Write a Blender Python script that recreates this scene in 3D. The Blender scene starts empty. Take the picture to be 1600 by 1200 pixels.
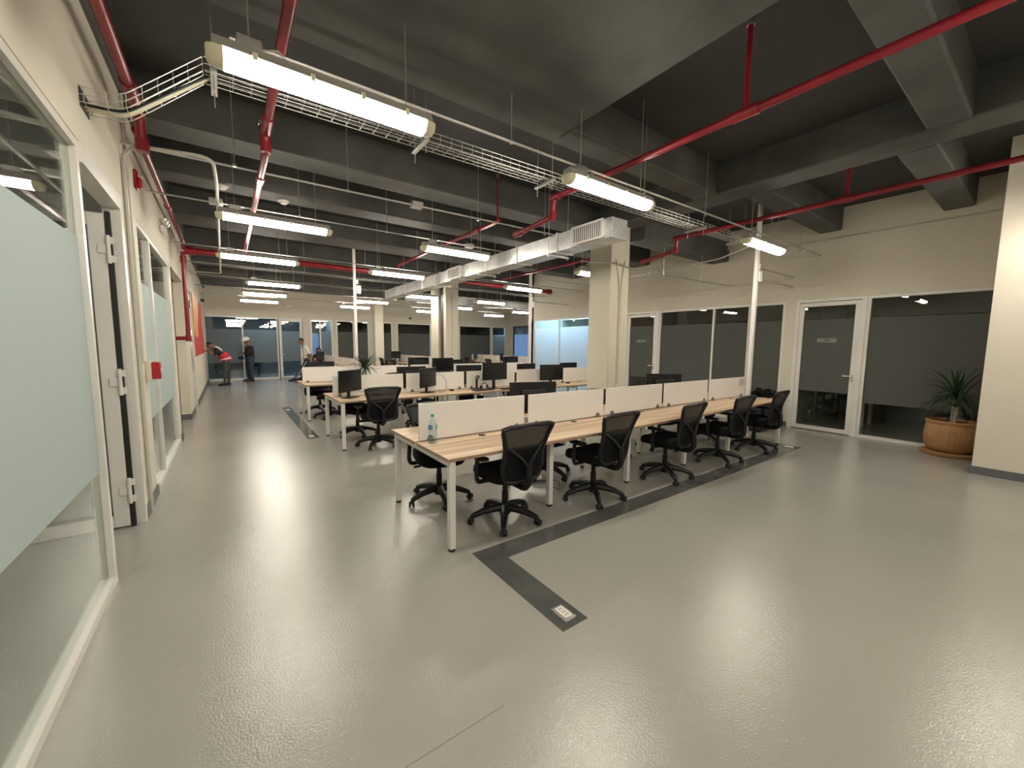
import bpy, bmesh, math, random
from mathutils import Vector, Matrix
random.seed(7)
PI = math.pi
scene = bpy.context.scene
C = scene.collection

# ------------------------------------------------------------------ camera
CAM_H = 1.585; YAW = 0.6245; PITCH = 0.0981; ROLL = -0.0093; FPX = 617.0
def cam_axes():
    cy, sy, cp, sp = math.cos(YAW), math.sin(YAW), math.cos(PITCH), math.sin(PITCH)
    f = Vector((sy*cp, cy*cp, -sp)); r = Vector((cy, -sy, 0)); d = f.cross(r)
    c, s = math.cos(ROLL), math.sin(ROLL)
    return r*c + d*s, d*c - r*s, f
_r, _d, _f = cam_axes()
cam = bpy.data.cameras.new('camera'); cam_o = bpy.data.objects.new('camera', cam); C.objects.link(cam_o)
cam.sensor_width = 36; cam.lens = 36*FPX/1600; cam.clip_start = 0.02; cam.clip_end = 200
cam_o.matrix_world = Matrix(((_r.x, -_d.x, -_f.x, 0), (_r.y, -_d.y, -_f.y, 0), (_r.z, -_d.z, -_f.z, CAM_H), (0, 0, 0, 1)))
scene.camera = cam_o
# ------------------------------------------------------------------ world, exposure
w = bpy.data.worlds.new('world'); scene.world = w; w.use_nodes = True
w.node_tree.nodes['Background'].inputs[0].default_value = (0.30, 0.52, 1.0, 1)
w.node_tree.nodes['Background'].inputs[1].default_value = 0.30
vs = scene.view_settings
vs.view_transform = 'Standard'; vs.look = 'None'; vs.gamma = 1; vs.use_curve_mapping = False
vs.exposure = 0.98
TUBE_STRENGTH = 30.0
TUBE_COLOR = (1.0, 0.92, 0.79)

# ------------------------------------------------------------------ materials
MATS = {}
def mat(name, col=(.5,.5,.5), rough=.5, metal=0., spec=.5, emit=None, es=0., trans=0.):
    if name in MATS: return MATS[name]
    m = bpy.data.materials.new(name); m.use_nodes = True
    b = m.node_tree.nodes['Principled BSDF']
    b.inputs['Base Color'].default_value = (*col, 1); b.inputs['Roughness'].default_value = rough
    b.inputs['Metallic'].default_value = metal; b.inputs['Specular IOR Level'].default_value = spec
    if emit: b.inputs['Emission Color'].default_value = (*emit, 1); b.inputs['Emission Strength'].default_value = es
    if trans: b.inputs['Transmission Weight'].default_value = trans
    MATS[name] = m
    return m
def nodes(m): return m.node_tree.nodes, m.node_tree.links, m.node_tree.nodes['Principled BSDF']
def vary(m, c1, c2, scale=(3,3,3), detail=6, lo=.35, hi=.65, bump=0., bscale=60., bdist=.002):
    """procedural colour variation + fine relief in object/world coordinates"""
    n, l, b = nodes(m)
    g = n.new('ShaderNodeNewGeometry'); mp = n.new('ShaderNodeMapping'); mp.inputs['Scale'].default_value = scale
    l.new(g.outputs['Position'], mp.inputs['Vector'])
    t = n.new('ShaderNodeTexNoise'); t.inputs['Scale'].default_value = 1; t.inputs['Detail'].default_value = detail
    l.new(mp.outputs[0], t.inputs['Vector'])
    r = n.new('ShaderNodeValToRGB'); r.color_ramp.elements[0].position = lo; r.color_ramp.elements[1].position = hi
    r.color_ramp.elements[0].color = (*c1, 1); r.color_ramp.elements[1].color = (*c2, 1)
    l.new(t.outputs[0], r.inputs[0]); l.new(r.outputs[0], b.inputs['Base Color'])
    if bump:
        t2 = n.new('ShaderNodeTexNoise'); t2.inputs['Scale'].default_value = bscale; t2.inputs['Detail'].default_value = 3
        l.new(g.outputs['Position'], t2.inputs['Vector'])
        bp = n.new('ShaderNodeBump'); bp.inputs['Strength'].default_value = bump; bp.inputs['Distance'].default_value = bdist
        l.new(t2.outputs[0], bp.inputs['Height']); l.new(bp.outputs[0], b.inputs['Normal'])
    return m

M_floor = vary(mat('epoxy_floor', rough=.13, spec=.62), (.325,.312,.275), (.36,.346,.308), (.6,.6,.6), 4, bump=.42, bscale=105, bdist=.0036)
M_strip = vary(mat('grey_strip_paint', rough=.16, spec=.5), (.075,.078,.072), (.10,.102,.094), (3,3,3), bump=.2, bscale=90, bdist=.002)
M_wall = vary(mat('cream_wall', rough=.75, spec=.25), (.64,.595,.495), (.68,.635,.535), (.8,.8,.8), 5, bump=.12, bscale=160, bdist=.001)
M_wallgrey = vary(mat('pale_grey_wall', rough=.7, spec=.25), (.42,.41,.385), (.46,.45,.42), (1,1,1))
M_column = vary(mat('column_paint', rough=.6, spec=.3), (.67,.625,.51), (.71,.665,.55), (1.2,1.2,.6), 4, bump=.1, bscale=120, bdist=.001)
M_ceil = vary(mat('dark_ceiling', rough=.7, spec=.3), (.044,.045,.043), (.064,.064,.060), (.7,.7,.7), 7, bump=.25, bscale=30, bdist=.004)
M_beam = vary(mat('grey_beam', rough=.6, spec=.35), (.066,.066,.061), (.105,.104,.095), (1.6,1.6,1.6), 8, bump=.25, bscale=25, bdist=.004)
M_base = mat('grey_baseboard', (.11,.115,.115), .45)
M_alu = vary(mat('white_aluminium', rough=.32, spec=.5), (.70,.68,.63), (.76,.74,.69), (2,2,2))
M_white = vary(mat('white_laminate', rough=.42), (.72,.69,.645), (.76,.73,.685), (1.5,1.5,1.5))
M_wsteel = vary(mat('white_powder_steel', rough=.4), (.72,.69,.65), (.77,.74,.70), (3,3,3))
M_black = vary(mat('black_plastic', rough=.42, spec=.35), (.006,.006,.0065), (.010,.010,.011), (20,20,20))
M_fabric = vary(mat('black_fabric', rough=.9, spec=.2), (.004,.004,.0045), (.008,.008,.009), (60,60,60), bump=.4, bscale=900, bdist=.001)
M_screen = mat('black_screen', (.008,.008,.009), .22)
M_steel = vary(mat('conduit_steel', rough=.35, metal=.75), (.50,.49,.46), (.62,.61,.57), (6,6,6))
M_zinc = mat('zinc_wire', (.62,.61,.57), .35, .8)
M_red = vary(mat('red_pipe_paint', rough=.3, spec=.5), (.20,.009,.017), (.26,.014,.023), (5,5,5))
M_redplastic = mat('red_plastic', (.42,.012,.02), .3)
M_rubber = mat('black_rubber', (.012,.012,.012), .6)
M_clip = mat('bronze_clip', (.22,.18,.15), .35, .6)
M_chrome = mat('satin_metal', (.7,.69,.67), .25, .9)
M_green = mat('green_sign', (.01,.10,.05), .4)
M_darkgap = mat('dark_joint_and_grille_shade', (.06,.06,.06), .6)
M_leaf = vary(mat('dark_leaf', rough=.45), (.012,.035,.010), (.03,.075,.022), (14,14,14))
M_trunk = vary(mat('pale_trunk', rough=.8), (.22,.20,.15), (.34,.31,.24), (20,20,40))
M_soil = mat('soil', (.03,.022,.015), .95)
M_terra = vary(mat('terracotta', rough=.65), (.30,.155,.06), (.38,.20,.08), (5,5,9), bump=.2, bscale=70)
M_skin = mat('skin', (.25,.13,.08), .55)
M_hair = mat('hair', (.012,.010,.009), .7)
M_hat = mat('white_helmet', (.8,.79,.74), .35)
M_navy = mat('navy_cloth', (.018,.026,.05), .85)
M_jeans = mat('blue_denim', (.03,.045,.075), .9)
M_greyjean = mat('grey_trousers', (.05,.055,.058), .9)
M_shirt = mat('white_shirt', (.74,.72,.66), .8)
M_dark = mat('dark_jacket', (.015,.017,.022), .85)
M_vest = mat('red_vest', (.45,.015,.03), .7)
M_reflect = mat('pale_reflective_band', (.75,.75,.74), .4)
M_paper = mat('paper', (.78,.76,.72), .7)
M_ink = mat('dark_ink', (.05,.05,.05), .7)
M_orange = mat('poster_orange', (.72,.36,.09), .5)
M_posterred = vary(mat('poster_red', rough=.45), (.55,.035,.035), (.62,.07,.05), (1,1,1))
M_cup = mat('brown_cup', (.28,.14,.06), .7)
M_teal = mat('teal_cap', (.01,.30,.22), .4)
M_blue = mat('blue_label', (.10,.22,.42), .5)
M_tealab = mat('teal_label', (.02,.40,.32), .5)
M_housing = mat('fixture_housing', (.42,.40,.35), .5)
M_cream = mat('fixture_endcap', (.75,.70,.48), .35)
M_wood2 = mat('brown_wood', (.20,.10,.05), .5)

def build_wood():
    m = mat('light_wood_laminate', rough=.42, spec=.4); n, l, b = nodes(m)
    tc = n.new('ShaderNodeTexCoord'); mp = n.new('ShaderNodeMapping'); mp.inputs['Scale'].default_value = (.55, 17, 6)
    l.new(tc.outputs['Object'], mp.inputs['Vector'])
    t = n.new('ShaderNodeTexNoise'); t.inputs['Scale'].default_value = 1; t.inputs['Detail'].default_value = 5; t.inputs['Roughness'].default_value = .6
    l.new(mp.outputs[0], t.inputs['Vector'])
    r = n.new('ShaderNodeValToRGB'); e = r.color_ramp.elements
    e[0].position = .34; e[0].color = (.36,.245,.16,1); e[1].position = .66; e[1].color = (.72,.56,.40,1)
    x = r.color_ramp.elements.new(.5); x.color = (.55,.40,.265,1)
    l.new(t.outputs[0], r.inputs[0]); l.new(r.outputs[0], b.inputs['Base Color'])
    return m
M_wood = build_wood()
M_woodedge = mat('wood_edge', (.33,.23,.15), .5)

def build_galv():
    m = mat('galvanised_sheet', rough=.42, metal=.6); n, l, b = nodes(m)
    g = n.new('ShaderNodeNewGeometry')
    v = n.new('ShaderNodeTexVoronoi'); v.inputs['Scale'].default_value = 45; l.new(g.outputs['Position'], v.inputs['Vector'])
    t = n.new('ShaderNodeTexNoise'); t.inputs['Scale'].default_value = 3; t.inputs['Detail'].default_value = 5; l.new(g.outputs['Position'], t.inputs['Vector'])
    mx = n.new('ShaderNodeMix'); mx.data_type = 'RGBA'; mx.inputs[0].default_value = .8
    l.new(v.outputs['Color'], mx.inputs[6]); l.new(t.outputs[0], mx.inputs[7])
    r = n.new('ShaderNodeValToRGB'); r.color_ramp.elements[0].position = .3; r.color_ramp.elements[1].position = .75
    r.color_ramp.elements[0].color = (.50,.51,.51,1); r.color_ramp.elements[1].color = (.86,.86,.84,1)
    l.new(mx.outputs[2], r.inputs[0]); l.new(r.outputs[0], b.inputs['Base Color'])
    bp = n.new('ShaderNodeBump'); bp.inputs['Strength'].default_value = .25; bp.inputs['Distance'].default_value = .02
    l.new(t.outputs[0], bp.inputs['Height']); l.new(bp.outputs[0], b.inputs['Normal'])
    return m
M_galv = build_galv()

def build_glass(name, tint, fres=1.45, rough=0.0):
    m = bpy.data.materials.new(name); m.use_nodes = True; n = m.node_tree.nodes; l = m.node_tree.links
    n.remove(n['Principled BSDF']); out = n['Material Output']
    t = n.new('ShaderNodeBsdfTransparent'); t.inputs[0].default_value = (*tint, 1)
    g = n.new('ShaderNodeBsdfGlossy'); g.inputs['Roughness'].default_value = rough; g.inputs['Color'].default_value = (.95,.97,.96,1)
    f = n.new('ShaderNodeFresnel'); f.inputs['IOR'].default_value = fres
    ge = n.new('ShaderNodeNewGeometry'); mr = n.new('ShaderNodeMapRange')   # same reflectance on both faces of the sheet
    mr.inputs['To Min'].default_value = fres; mr.inputs['To Max'].default_value = 1/fres
    l.new(ge.outputs['Backfacing'], mr.inputs['Value']); l.new(mr.outputs[0], f.inputs['IOR'])
    mx = n.new('ShaderNodeMixShader'); l.new(f.outputs[0], mx.inputs[0]); l.new(t.outputs[0], mx.inputs[1]); l.new(g.outputs[0], mx.inputs[2])
    l.new(mx.outputs[0], out.inputs[0]); MATS[name] = m
    return m
M_glass = build_glass('clear_glass', (.90,.93,.91))
M_plastic = build_glass('clear_plastic', (.84,.90,.93), 1.33, .05)
def build_film(name, col, opaq, trw=.5):
    m = bpy.data.materials.new(name); m.use_nodes = True; n = m.node_tree.nodes; l = m.node_tree.links
    n.remove(n['Principled BSDF']); out = n['Material Output']
    d = n.new('ShaderNodeBsdfDiffuse'); d.inputs[0].default_value = (*col, 1)
    tr = n.new('ShaderNodeBsdfTranslucent'); tr.inputs[0].default_value = (*col, 1)
    a = n.new('ShaderNodeMixShader'); a.inputs[0].default_value = trw; l.new(d.outputs[0], a.inputs[1]); l.new(tr.outputs[0], a.inputs[2])
    t = n.new('ShaderNodeBsdfTransparent'); t.inputs[0].default_value = (.8,.82,.8,1)
    b = n.new('ShaderNodeMixShader'); b.inputs[0].default_value = opaq; l.new(t.outputs[0], b.inputs[1]); l.new(a.outputs[0], b.inputs[2])
    l.new(b.outputs[0], out.inputs[0]); MATS[name] = m
    return m
M_filmL = build_film('frosted_film', (.66,.745,.735), .95, .42)
M_filmR = build_film('grey_frosted_film', (.33,.335,.315), .72, .62)
M_filmF = build_film('far_frosted_film', (.40,.43,.43), .93, .66)
M_filmB = build_film('bright_frosted_film', (.90,.91,.93), .95, .75)
def build_mesh_fabric():
    m = bpy.data.materials.new('chair_mesh'); m.use_nodes = True; n = m.node_tree.nodes; l = m.node_tree.links
    b = n['Principled BSDF']; b.inputs['Base Color'].default_value = (.012,.012,.012,1); b.inputs['Roughness'].default_value = .8
    t = n.new('ShaderNodeBsdfTransparent'); mx = n.new('ShaderNodeMixShader'); mx.inputs[0].default_value = .945
    l.new(t.outputs[0], mx.inputs[1]); l.new(b.outputs[0], mx.inputs[2]); l.new(mx.outputs[0], n['Material Output'].inputs[0])
    return m
M_mesh = build_mesh_fabric()
def build_emit(name, col, s):
    m = bpy.data.materials.new(name); m.use_nodes = True
    b = m.node_tree.nodes['Principled BSDF']; b.inputs['Base Color'].default_value = (.8,.8,.75,1)
    b.inputs['Emission Color'].default_value = (*col, 1); b.inputs['Emission Strength'].default_value = s
    return m
M_tube = build_emit('lit_diffuser', TUBE_COLOR, TUBE_STRENGTH)
M_tubecool = build_emit('added_cool_diffuser', (.42,.70,1.0), TUBE_STRENGTH*1.3)  # blue glow for the added lights behind the glass

# ------------------------------------------------------------------ mesh helpers
class MB:
    def __init__(s): s.bm = bmesh.new()
    def _add(s, vs, fs, M=None):
        bv = [s.bm.verts.new(M @ Vector(v) if M else Vector(v)) for v in vs]
        for f in fs:
            try: s.bm.faces.new([bv[i] for i in f])
            except ValueError: pass
        return s
    def box(s, x0, x1, y0, y1, z0, z1, M=None):
        v = [(x0,y0,z0),(x1,y0,z0),(x1,y1,z0),(x0,y1,z0),(x0,y0,z1),(x1,y0,z1),(x1,y1,z1),(x0,y1,z1)]
        return s._add(v, [(3,2,1,0),(4,5,6,7),(0,1,5,4),(1,2,6,5),(2,3,7,6),(3,0,4,7)], M)
    def cbox(s, cx, cy, cz, sx, sy, sz, M=None): return s.box(cx-sx/2,cx+sx/2,cy-sy/2,cy+sy/2,cz-sz/2,cz+sz/2, M)
    def rbox(s, x0, x1, y0, y1, z0, z1, b=.01, seg=1, M=None):
        t = bmesh.new()
        mm = Matrix.Translation(((x0+x1)/2,(y0+y1)/2,(z0+z1)/2)) @ Matrix.Diagonal((x1-x0,y1-y0,z1-z0,1))
        bmesh.ops.create_cube(t, size=1, matrix=mm)
        bmesh.ops.bevel(t, geom=t.edges[:], offset=b, segments=seg, affect='EDGES', profile=.5)
        t.verts.index_update(); vs = [v.co.copy() for v in t.verts]; fs = [[v.index for v in f.verts] for f in t.faces]
        t.free(); return s._add(vs, fs, M)
    def tube(s, pts, r, n=8, cap=True, rs=None):
        P = [Vector(p) for p in pts]; rings = []; up = None
        for i, p in enumerate(P):
            t = (P[min(i+1,len(P)-1)] - P[max(i-1,0)])
            if t.length < 1e-9: t = Vector((0,0,1))
            t.normalize()
            if up is None: up = Vector((0,0,1)) if abs(t.z) < .9 else Vector((1,0,0))
            a = t.cross(up)
            if a.length < 1e-4: a = t.cross(Vector((0,1,0)))
            a.normalize(); b = a.cross(t); up = b if b.length > .5 else up
            rr = rs[i] if rs else r
            rings.append([s.bm.verts.new(p + (a*math.cos(2*PI*k/n) + b*math.sin(2*PI*k/n))*rr) for k in range(n)])
        for i in range(len(rings)-1):
            for k in range(n):
                s.bm.faces.new((rings[i][k], rings[i][(k+1)%n], rings[i+1][(k+1)%n], rings[i+1][k]))
        if cap:
            s.bm.faces.new(rings[0][::-1]); s.bm.faces.new(rings[-1])
        return s
    def lathe(s, prof, n=16, c=(0,0,0), M=None, cap=True, wob=None):
        rings = []
        for r, z in prof:
            ring = []
            for k in range(n):
                a = 2*PI*k/n; rr = r*(wob(a, z) if wob else 1)
                v = Vector((c[0]+rr*math.cos(a), c[1]+rr*math.sin(a), c[2]+z)); ring.append(s.bm.verts.new(M @ v if M else v))
            rings.append(ring)
        for i in range(len(rings)-1):
            for k in range(n): s.bm.faces.new((rings[i][k], rings[i][(k+1)%n], rings[i+1][(k+1)%n], rings[i+1][k]))
        if cap:
            s.bm.faces.new(rings[0][::-1]); s.bm.faces.new(rings[-1])
        return s
    def ball(s, c, rx, ry=None, rz=None, n=10, M=None):
        ry = ry or rx; rz = rz or rx; prof = []
        t = bmesh.new(); bmesh.ops.create_uvsphere(t, u_segments=n, v_segments=max(6,n-2), radius=1, matrix=Matrix.Translation(c) @ Matrix.Diagonal((rx,ry,rz,1)))
        t.verts.index_update(); vs = [v.co.copy() for v in t.verts]; fs = [[v.index for v in f.verts] for f in t.faces]; t.free()
        return s._add(vs, fs, M)
    def prism(s, poly, axis, a0, a1):
        """extrude polygon (2D) along axis 'x','y','z'"""
        def put(p, a):
            return {'x': (a,p[0],p[1]), 'y': (p[0],a,p[1]), 'z': (p[0],p[1],a)}[axis]
        n = len(poly); v = [put(p,a0) for p in poly] + [put(p,a1) for p in poly]
        fs = [tuple(range(n))[::-1], tuple(range(n,2*n))] + [(i,(i+1)%n,n+(i+1)%n,n+i) for i in range(n)]
        return s._add(v, fs)
    def build(s, name, m, parent=None, smooth=True, loc=None):
        bmesh.ops.recalc_face_normals(s.bm, faces=s.bm.faces[:])
        me = bpy.data.meshes.new(name); s.bm.to_mesh(me); s.bm.free()
        me.materials.append(m)
        if smooth:
            me.polygons.foreach_set('use_smooth', [True]*len(me.polygons)); me.set_sharp_from_angle(angle=.7)
        o = bpy.data.objects.new(name, me); C.objects.link(o)
        if parent: o.parent = parent
        if loc: o.location = loc
        return o
def tag(o, label=None, cat=None, group=None, kind=None):
    if label: o['label'] = label
    if cat: o['category'] = cat
    if group: o['group'] = group
    if kind: o['kind'] = kind
    return o
def thing(name, label, cat, loc=(0,0,0), rz=0, group=None, kind=None):
    o = bpy.data.objects.new(name, None); C.objects.link(o); o.location = loc; o.rotation_euler = (0,0,rz)
    o.empty_display_size = .1
    return tag(o, label, cat, group, kind)
def copy_tree(o, parent=None):
    c = o.copy(); C.objects.link(c)
    if parent: c.parent = parent; c.matrix_parent_inverse = o.matrix_parent_inverse.copy()
    for ch in list(o.children): copy_tree(ch, c)
    return c
def inst(src, name, parent, loc, rot=None):
    o = bpy.data.objects.new(name, src.data); C.objects.link(o); o.parent = parent; o.location = loc
    if rot: o.rotation_euler = rot
    return o
def bend(pts, r=.08, n=4):
    """round the corners of a polyline"""
    P = [Vector(p) for p in pts]; out = [P[0]]
    for i in range(1, len(P)-1):
        a, b, c = P[i-1], P[i], P[i+1]; d1 = (a-b); d2 = (c-b); k = min(r, d1.length*.45, d2.length*.45)
        p0 = b + d1.normalized()*k; p1 = b + d2.normalized()*k
        for j in range(n+1):
            t = j/n; out.append(p0*(1-t)**2 + b*2*t*(1-t) + p1*t*t)
    out.append(P[-1]); return out

# ------------------------------------------------------------------ STRUCTURE
SLAB = 4.1; XL = -.66; XR = 9.1; YF = 20.5; XFAR = 14.6
fl = MB().box(-5, 16, -8.2, 26, -.1, 0).build('floor', M_floor, smooth=False)
tag(fl, 'glossy grey epoxy floor with light reflections', 'floor', kind='structure')
def strip(x0, x1, y0, y1, nm='floor_strip'):
    return MB().box(x0, x1, y0, y1, -.005, .0025).build(nm, M_strip, fl, smooth=False)
strip(1.44, 7.36, 2.30, 2.50); strip(1.44, 1.635, 1.49, 2.30); strip(1.02, 1.20, 7.2, 11.15)
strip(7.05, 7.36, 2.5, 2.62)
# hairline joints cut in the floor coating
jm = mat('floor_joint', (.12,.115,.10), .6)
for x0, x1, y0 in ((-.2,.914,1.31),(1.4,5.2,5.52)):
    MB().box(x0, x1, y0-.0012, y0+.0012, -.004, .0006).build('floor_joint', jm, fl, smooth=False)

ce = MB().box(-5, 16, -8.2, 26, SLAB, SLAB+.2).build('ceiling', M_ceil, smooth=False)
tag(ce, 'dark grey concrete ceiling slab with exposed beams', 'ceiling', kind='structure')
BEAMS = []
def beam(x0, x1, y0, y1, z0=3.7, m=None):
    BEAMS.append((x0,x1,y0,y1,z0))
    return MB().rbox(x0, x1, y0, y1, z0, SLAB+.02, .02, 1).build('beam', m or M_beam, ce)
beam(-.78, 2.87, -8, 3.32)                      # broad dropped soffit above the entrance
beam(2.87, 5.66, 3.0, 3.32); beam(5.66, 6.1, -8, 13.6)
beam(6.1, 9.1, 2.5, 2.84); beam(2.87, 5.66, .66, .96); beam(6.1, 9.1, .93, 1.26)
beam(-.78, 5.66, 5.22, 5.67); beam(6.1, 9.1, 4.47, 4.87, 3.46); beam(-.78, 5.66, 6.68, 7.12); beam(6.1, 9.1, 6.5, 7.0)
beam(-.78, 5.66, 8.65, 9.5); beam(6.1, 9.1, 8.8, 9.3); beam(-.78, 14.6, 11.4, 11.8); beam(-.78, 14.6, 13.6, 14.0); beam(-.78, 14.6, 16.2, 16.6); beam(-.78, 14.6, 18.6, 19.0)
beam(-.80, -.62, 3.32, 20.5, 3.76)
def ceil_z(x, y):
    z = SLAB
    for a,b,c,d,h in BEAMS:
        if a <= x <= b and c <= y <= d: z = min(z, h)
    return z + .01

def wall(name, boxes, label, m=M_wall):
    b = MB()
    for q in boxes: b.box(*q)
    return tag(b.build(name, m, smooth=False), label, 'wall', kind='structure')
# left wall: solid parts and lintels, openings for glass
LH = 2.78
wall('wall_left', [(-.78,XL,-8,20.6,LH,3.76),(-.78,XL,4.68,5.40,0,LH),(-.78,XL,8.12,8.42,0,LH),(-1.30,XL,10.40,11.55,0,LH),(-.78,XL,12.85,20.6,0,LH),
                   (-1.30,-1.22,8.3,10.45,0,LH+.1),(-1.30,-.66,8.30,8.42,0,LH),(-.78,XL,-8,-1.5,0,LH)],
     'cream left wall with glazed openings and pipe recess')
wall('wall_right', [(XR,XR+.12,.4,11.4,2.50,SLAB),(XR,XR+.12,3.12,3.30,0,2.5),(XR,XR+.12,7.22,8.55,0,2.5),(XR,XR+.12,11.32,11.45,0,2.5)],
     'cream right wall above the glazed meeting rooms')
wall('wall_near_right', [(7.7,7.85,-8,.44,0,SLAB),(7.7,9.22,.44,.56,0,SLAB)], 'cream wall corner at the right foreground')
FT = 2.70
far_open = [(-.72,1.90),(1.93,2.86),(3.20,4.16),(4.32,5.15),(5.20,5.86),(6.16,7.06),(7.30,9.22),(9.4,10.8),(10.98,13.18),(13.24,14.26)]
fb = [(-.8,XFAR+.1,YF,YF+.12,FT,SLAB)]
prev = -.8
for a, b in far_open: fb.append((prev,a,YF,YF+.12,0,FT)); prev = b
fb.append((prev,XFAR+.1,YF,YF+.12,0,FT))
wall('wall_far', fb, 'cream far wall above a row of glazed offices')
wall('wall_far_right', [(XFAR,XFAR+.1,11.4,20.6,2.75,SLAB),(XFAR,XFAR+.1,11.4,15.0,0,2.75),(XFAR,XFAR+.1,20.2,20.6,0,2.75),(9.1,XFAR+.1,11.33,11.45,0,SLAB)], 'dark and cream side wall of the far bay')
wall('wall_back', [(-5,8,-8.2,-8,0,SLAB)], 'cream wall behind the viewer')
# rooms behind the glass (closed boxes so that no stray light enters)
wall('wall_office_left', [(-5,-4.9,-8,26,0,SLAB),(-4.9,-.78,4.70,4.80,0,SLAB),(-4.9,-.78,8.30,8.42,0,SLAB),(-4.9,-.8,20.4,20.6,0,SLAB)], 'pale grey walls of the office behind the left glass', M_wallgrey)
wall('wall_office_right', [(12.4,12.5,.4,7.8,0,SLAB),(9.2,12.5,.4,.5,0,SLAB),(9.2,12.5,3.16,3.26,0,SLAB),(9.2,12.5,7.7,7.8,0,SLAB),(10.5,12.5,7.8,7.9,0,SLAB),(10.5,10.6,7.9,11.4,2.6,SLAB),(10.5,10.6,7.9,11.4,0,.15)], 'dim walls of the meeting rooms on the right', M_wallgrey)
wall('wall_office_far', [(-5,-.3,24.5,24.6,0,SLAB),(-.3,4.6,24.5,24.6,2.15,SLAB),(-.3,4.6,24.5,24.6,0,.7),(4.6,13.0,24.5,24.6,0,SLAB),(13.0,13.4,24.5,24.6,0,SLAB),(13.4,15.4,24.5,24.6,2.15,SLAB),(13.4,15.4,24.5,24.6,0,.5),(13.16,13.24,YF+.12,24.5,0,SLAB),(15.4,16,24.5,24.6,0,SLAB),(15.9,16,11,24.6,0,.4),(15.9,16,11,24.6,2.3,SLAB),(4.22,4.30,YF+.12,24.5,0,SLAB),(10.85,10.95,YF+.12,24.5,0,SLAB),(14.7,16,11.3,11.4,0,SLAB)], 'walls of the offices beyond the far glass, darkened in colour to look dim', vary(mat('shade_toned_wall', rough=.8), (.10,.10,.10), (.13,.13,.125), (1,1,1)))  # dimness of the unlit rooms is put into this wall colour

def base(name, boxes, label):
    b = MB()
    for q in boxes: b.box(*q)
    return tag(b.build(name, M_base, smooth=False), label, 'baseboard', kind='structure')
base('baseboard_left', [(XL,-.645,4.68,5.40,0,.11),(XL,-.645,10.40,11.55,0,.11),(-1.2,-.645,10.385,10.40,0,.11),(XL,-.645,12.85,20.5,0,.11),(XL,-.645,8.14,8.42,0,.11),(-4.9,-.80,4.685,4.70,0,.11)], 'dark grey skirting along the left wall')
base('baseboard_right', [(7.685,7.70,-8,.575,0,.10),(7.7,9.1,.56,.575,0,.10),(9.085,9.1,3.14,3.27,0,.10),(9.085,9.1,7.25,8.5,0,.1)], 'dark grey skirting along the right walls')

# ---- glazing
def zbar(b, axis, c, a0, a1, z0, z1, t):
    """bar whose width runs along axis at plane coordinate c (depth t)"""
    if axis == 'y': b.box(c-t/2, c+t/2, a0, a1, z0, z1)
    else: b.box(a0, a1, c-t/2, c+t/2, z0, z1)
WN = [0]
def window(axis, c, a0, a1, z0, z1, label, mull=(), film=None, fw=.05, t=.07, fz=(.76,2.2), side=1, fr=None, clear=()):
    WN[0] += 1
    loc = (c,(a0+a1)/2,z0) if axis == 'y' else ((a0+a1)/2,c,z0)
    o = thing('window_%d' % WN[0], label, 'window', (0,0,0), kind='structure')
    fr = fr or M_alu
    def bar(nm, p, q, r, s_):
        b = MB(); zbar(b, axis, c, p, q, r, s_, t); return b.build(nm, fr, o, smooth=False)
    bar('frame_rail', a0, a1, z0, z0+fw); bar('frame_rail', a0, a1, z1-fw, z1)
    bar('frame_post', a0, a0+fw, z0+fw, z1-fw); bar('frame_post', a1-fw, a1, z0+fw, z1-fw)
    cuts = [a0+fw]
    for m_ in mull:
        bar('mullion', m_-fw*.45, m_+fw*.45, z0+fw, z1-fw); cuts += [m_-fw*.45, m_+fw*.45]
    cuts.append(a1-fw)
    for i in range(0, len(cuts), 2):
        p, q = cuts[i], cuts[i+1]
        b = MB(); zbar(b, axis, c, p, q, z0+fw, z1-fw, .008); g = b.build('pane', M_glass, o, smooth=False)
        if film and i//2 not in clear:
            b = MB(); zbar(b, axis, c-side*.0065, p+.002, q-.002, max(fz[0],z0+fw+.002), fz[1], .002)
            f = b.build('frosted_film', film, g, smooth=False); f['label'] = 'frosted privacy film band'
    return o
window('y', -.70, -1.5, 3.55, 0, LH, 'large near left office glass with pale frosted band and white frame', film=M_filmL, side=-1)
window('y', -.70, 5.40, 8.12, 0, LH, 'left corridor glazing with two frosted panes and white frame', mull=(6.22,), film=M_filmL, side=-1)
window('y', XR+.05, .56, 2.06, 0, 2.5, 'right meeting room glass behind the potted yucca', film=M_filmR, fz=(.62,2.12), side=1)
window('y', XR+.05, 3.30, 6.16, 0, 2.5, 'right meeting room glass of three grey panes behind the near desks', mull=(3.98,4.75), film=M_filmR, fz=(.62,2.12), side=1)
window('y', XR+.05, 8.55, 11.32, 0, 2.5, 'daylit blue frosted glass beside the front column', mull=(9.96,), film=M_filmB, fz=(.06,2.2), side=1)
flab = ['far office glass behind the two workers, frosted band', None, 'far window with clear daylight pane', 'far grey window left of the palm', 'far narrow grey window behind the palm',
        'far grey window right of the slim column', 'wide far grey window left of the joint column', 'far grey window hidden behind the joint column', 'wide far dark window right of the joint column', 'narrow blue daylit window at the far right corner']
for i, (a, b) in enumerate(far_open):
    if i == 1: continue
    mu = {0: (.58,), 2: (3.62,), 8: ()}.get(i, ())
    window('x', YF+.05, a, b, 0, FT, flab[i], mull=mu, film=M_filmF if i < 3 or i == 9 else M_filmR, side=1, fw=.06, fz=(.72,2.15), clear=(0,) if i == 2 else ())
window('y', XFAR+.05, 15.0, 20.2, 0, 2.75, 'dark glazed side of the far right bay', mull=(16.8,18.5), side=-1, fr=mat('dark_frame',(.05,.05,.055),.4))
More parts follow.
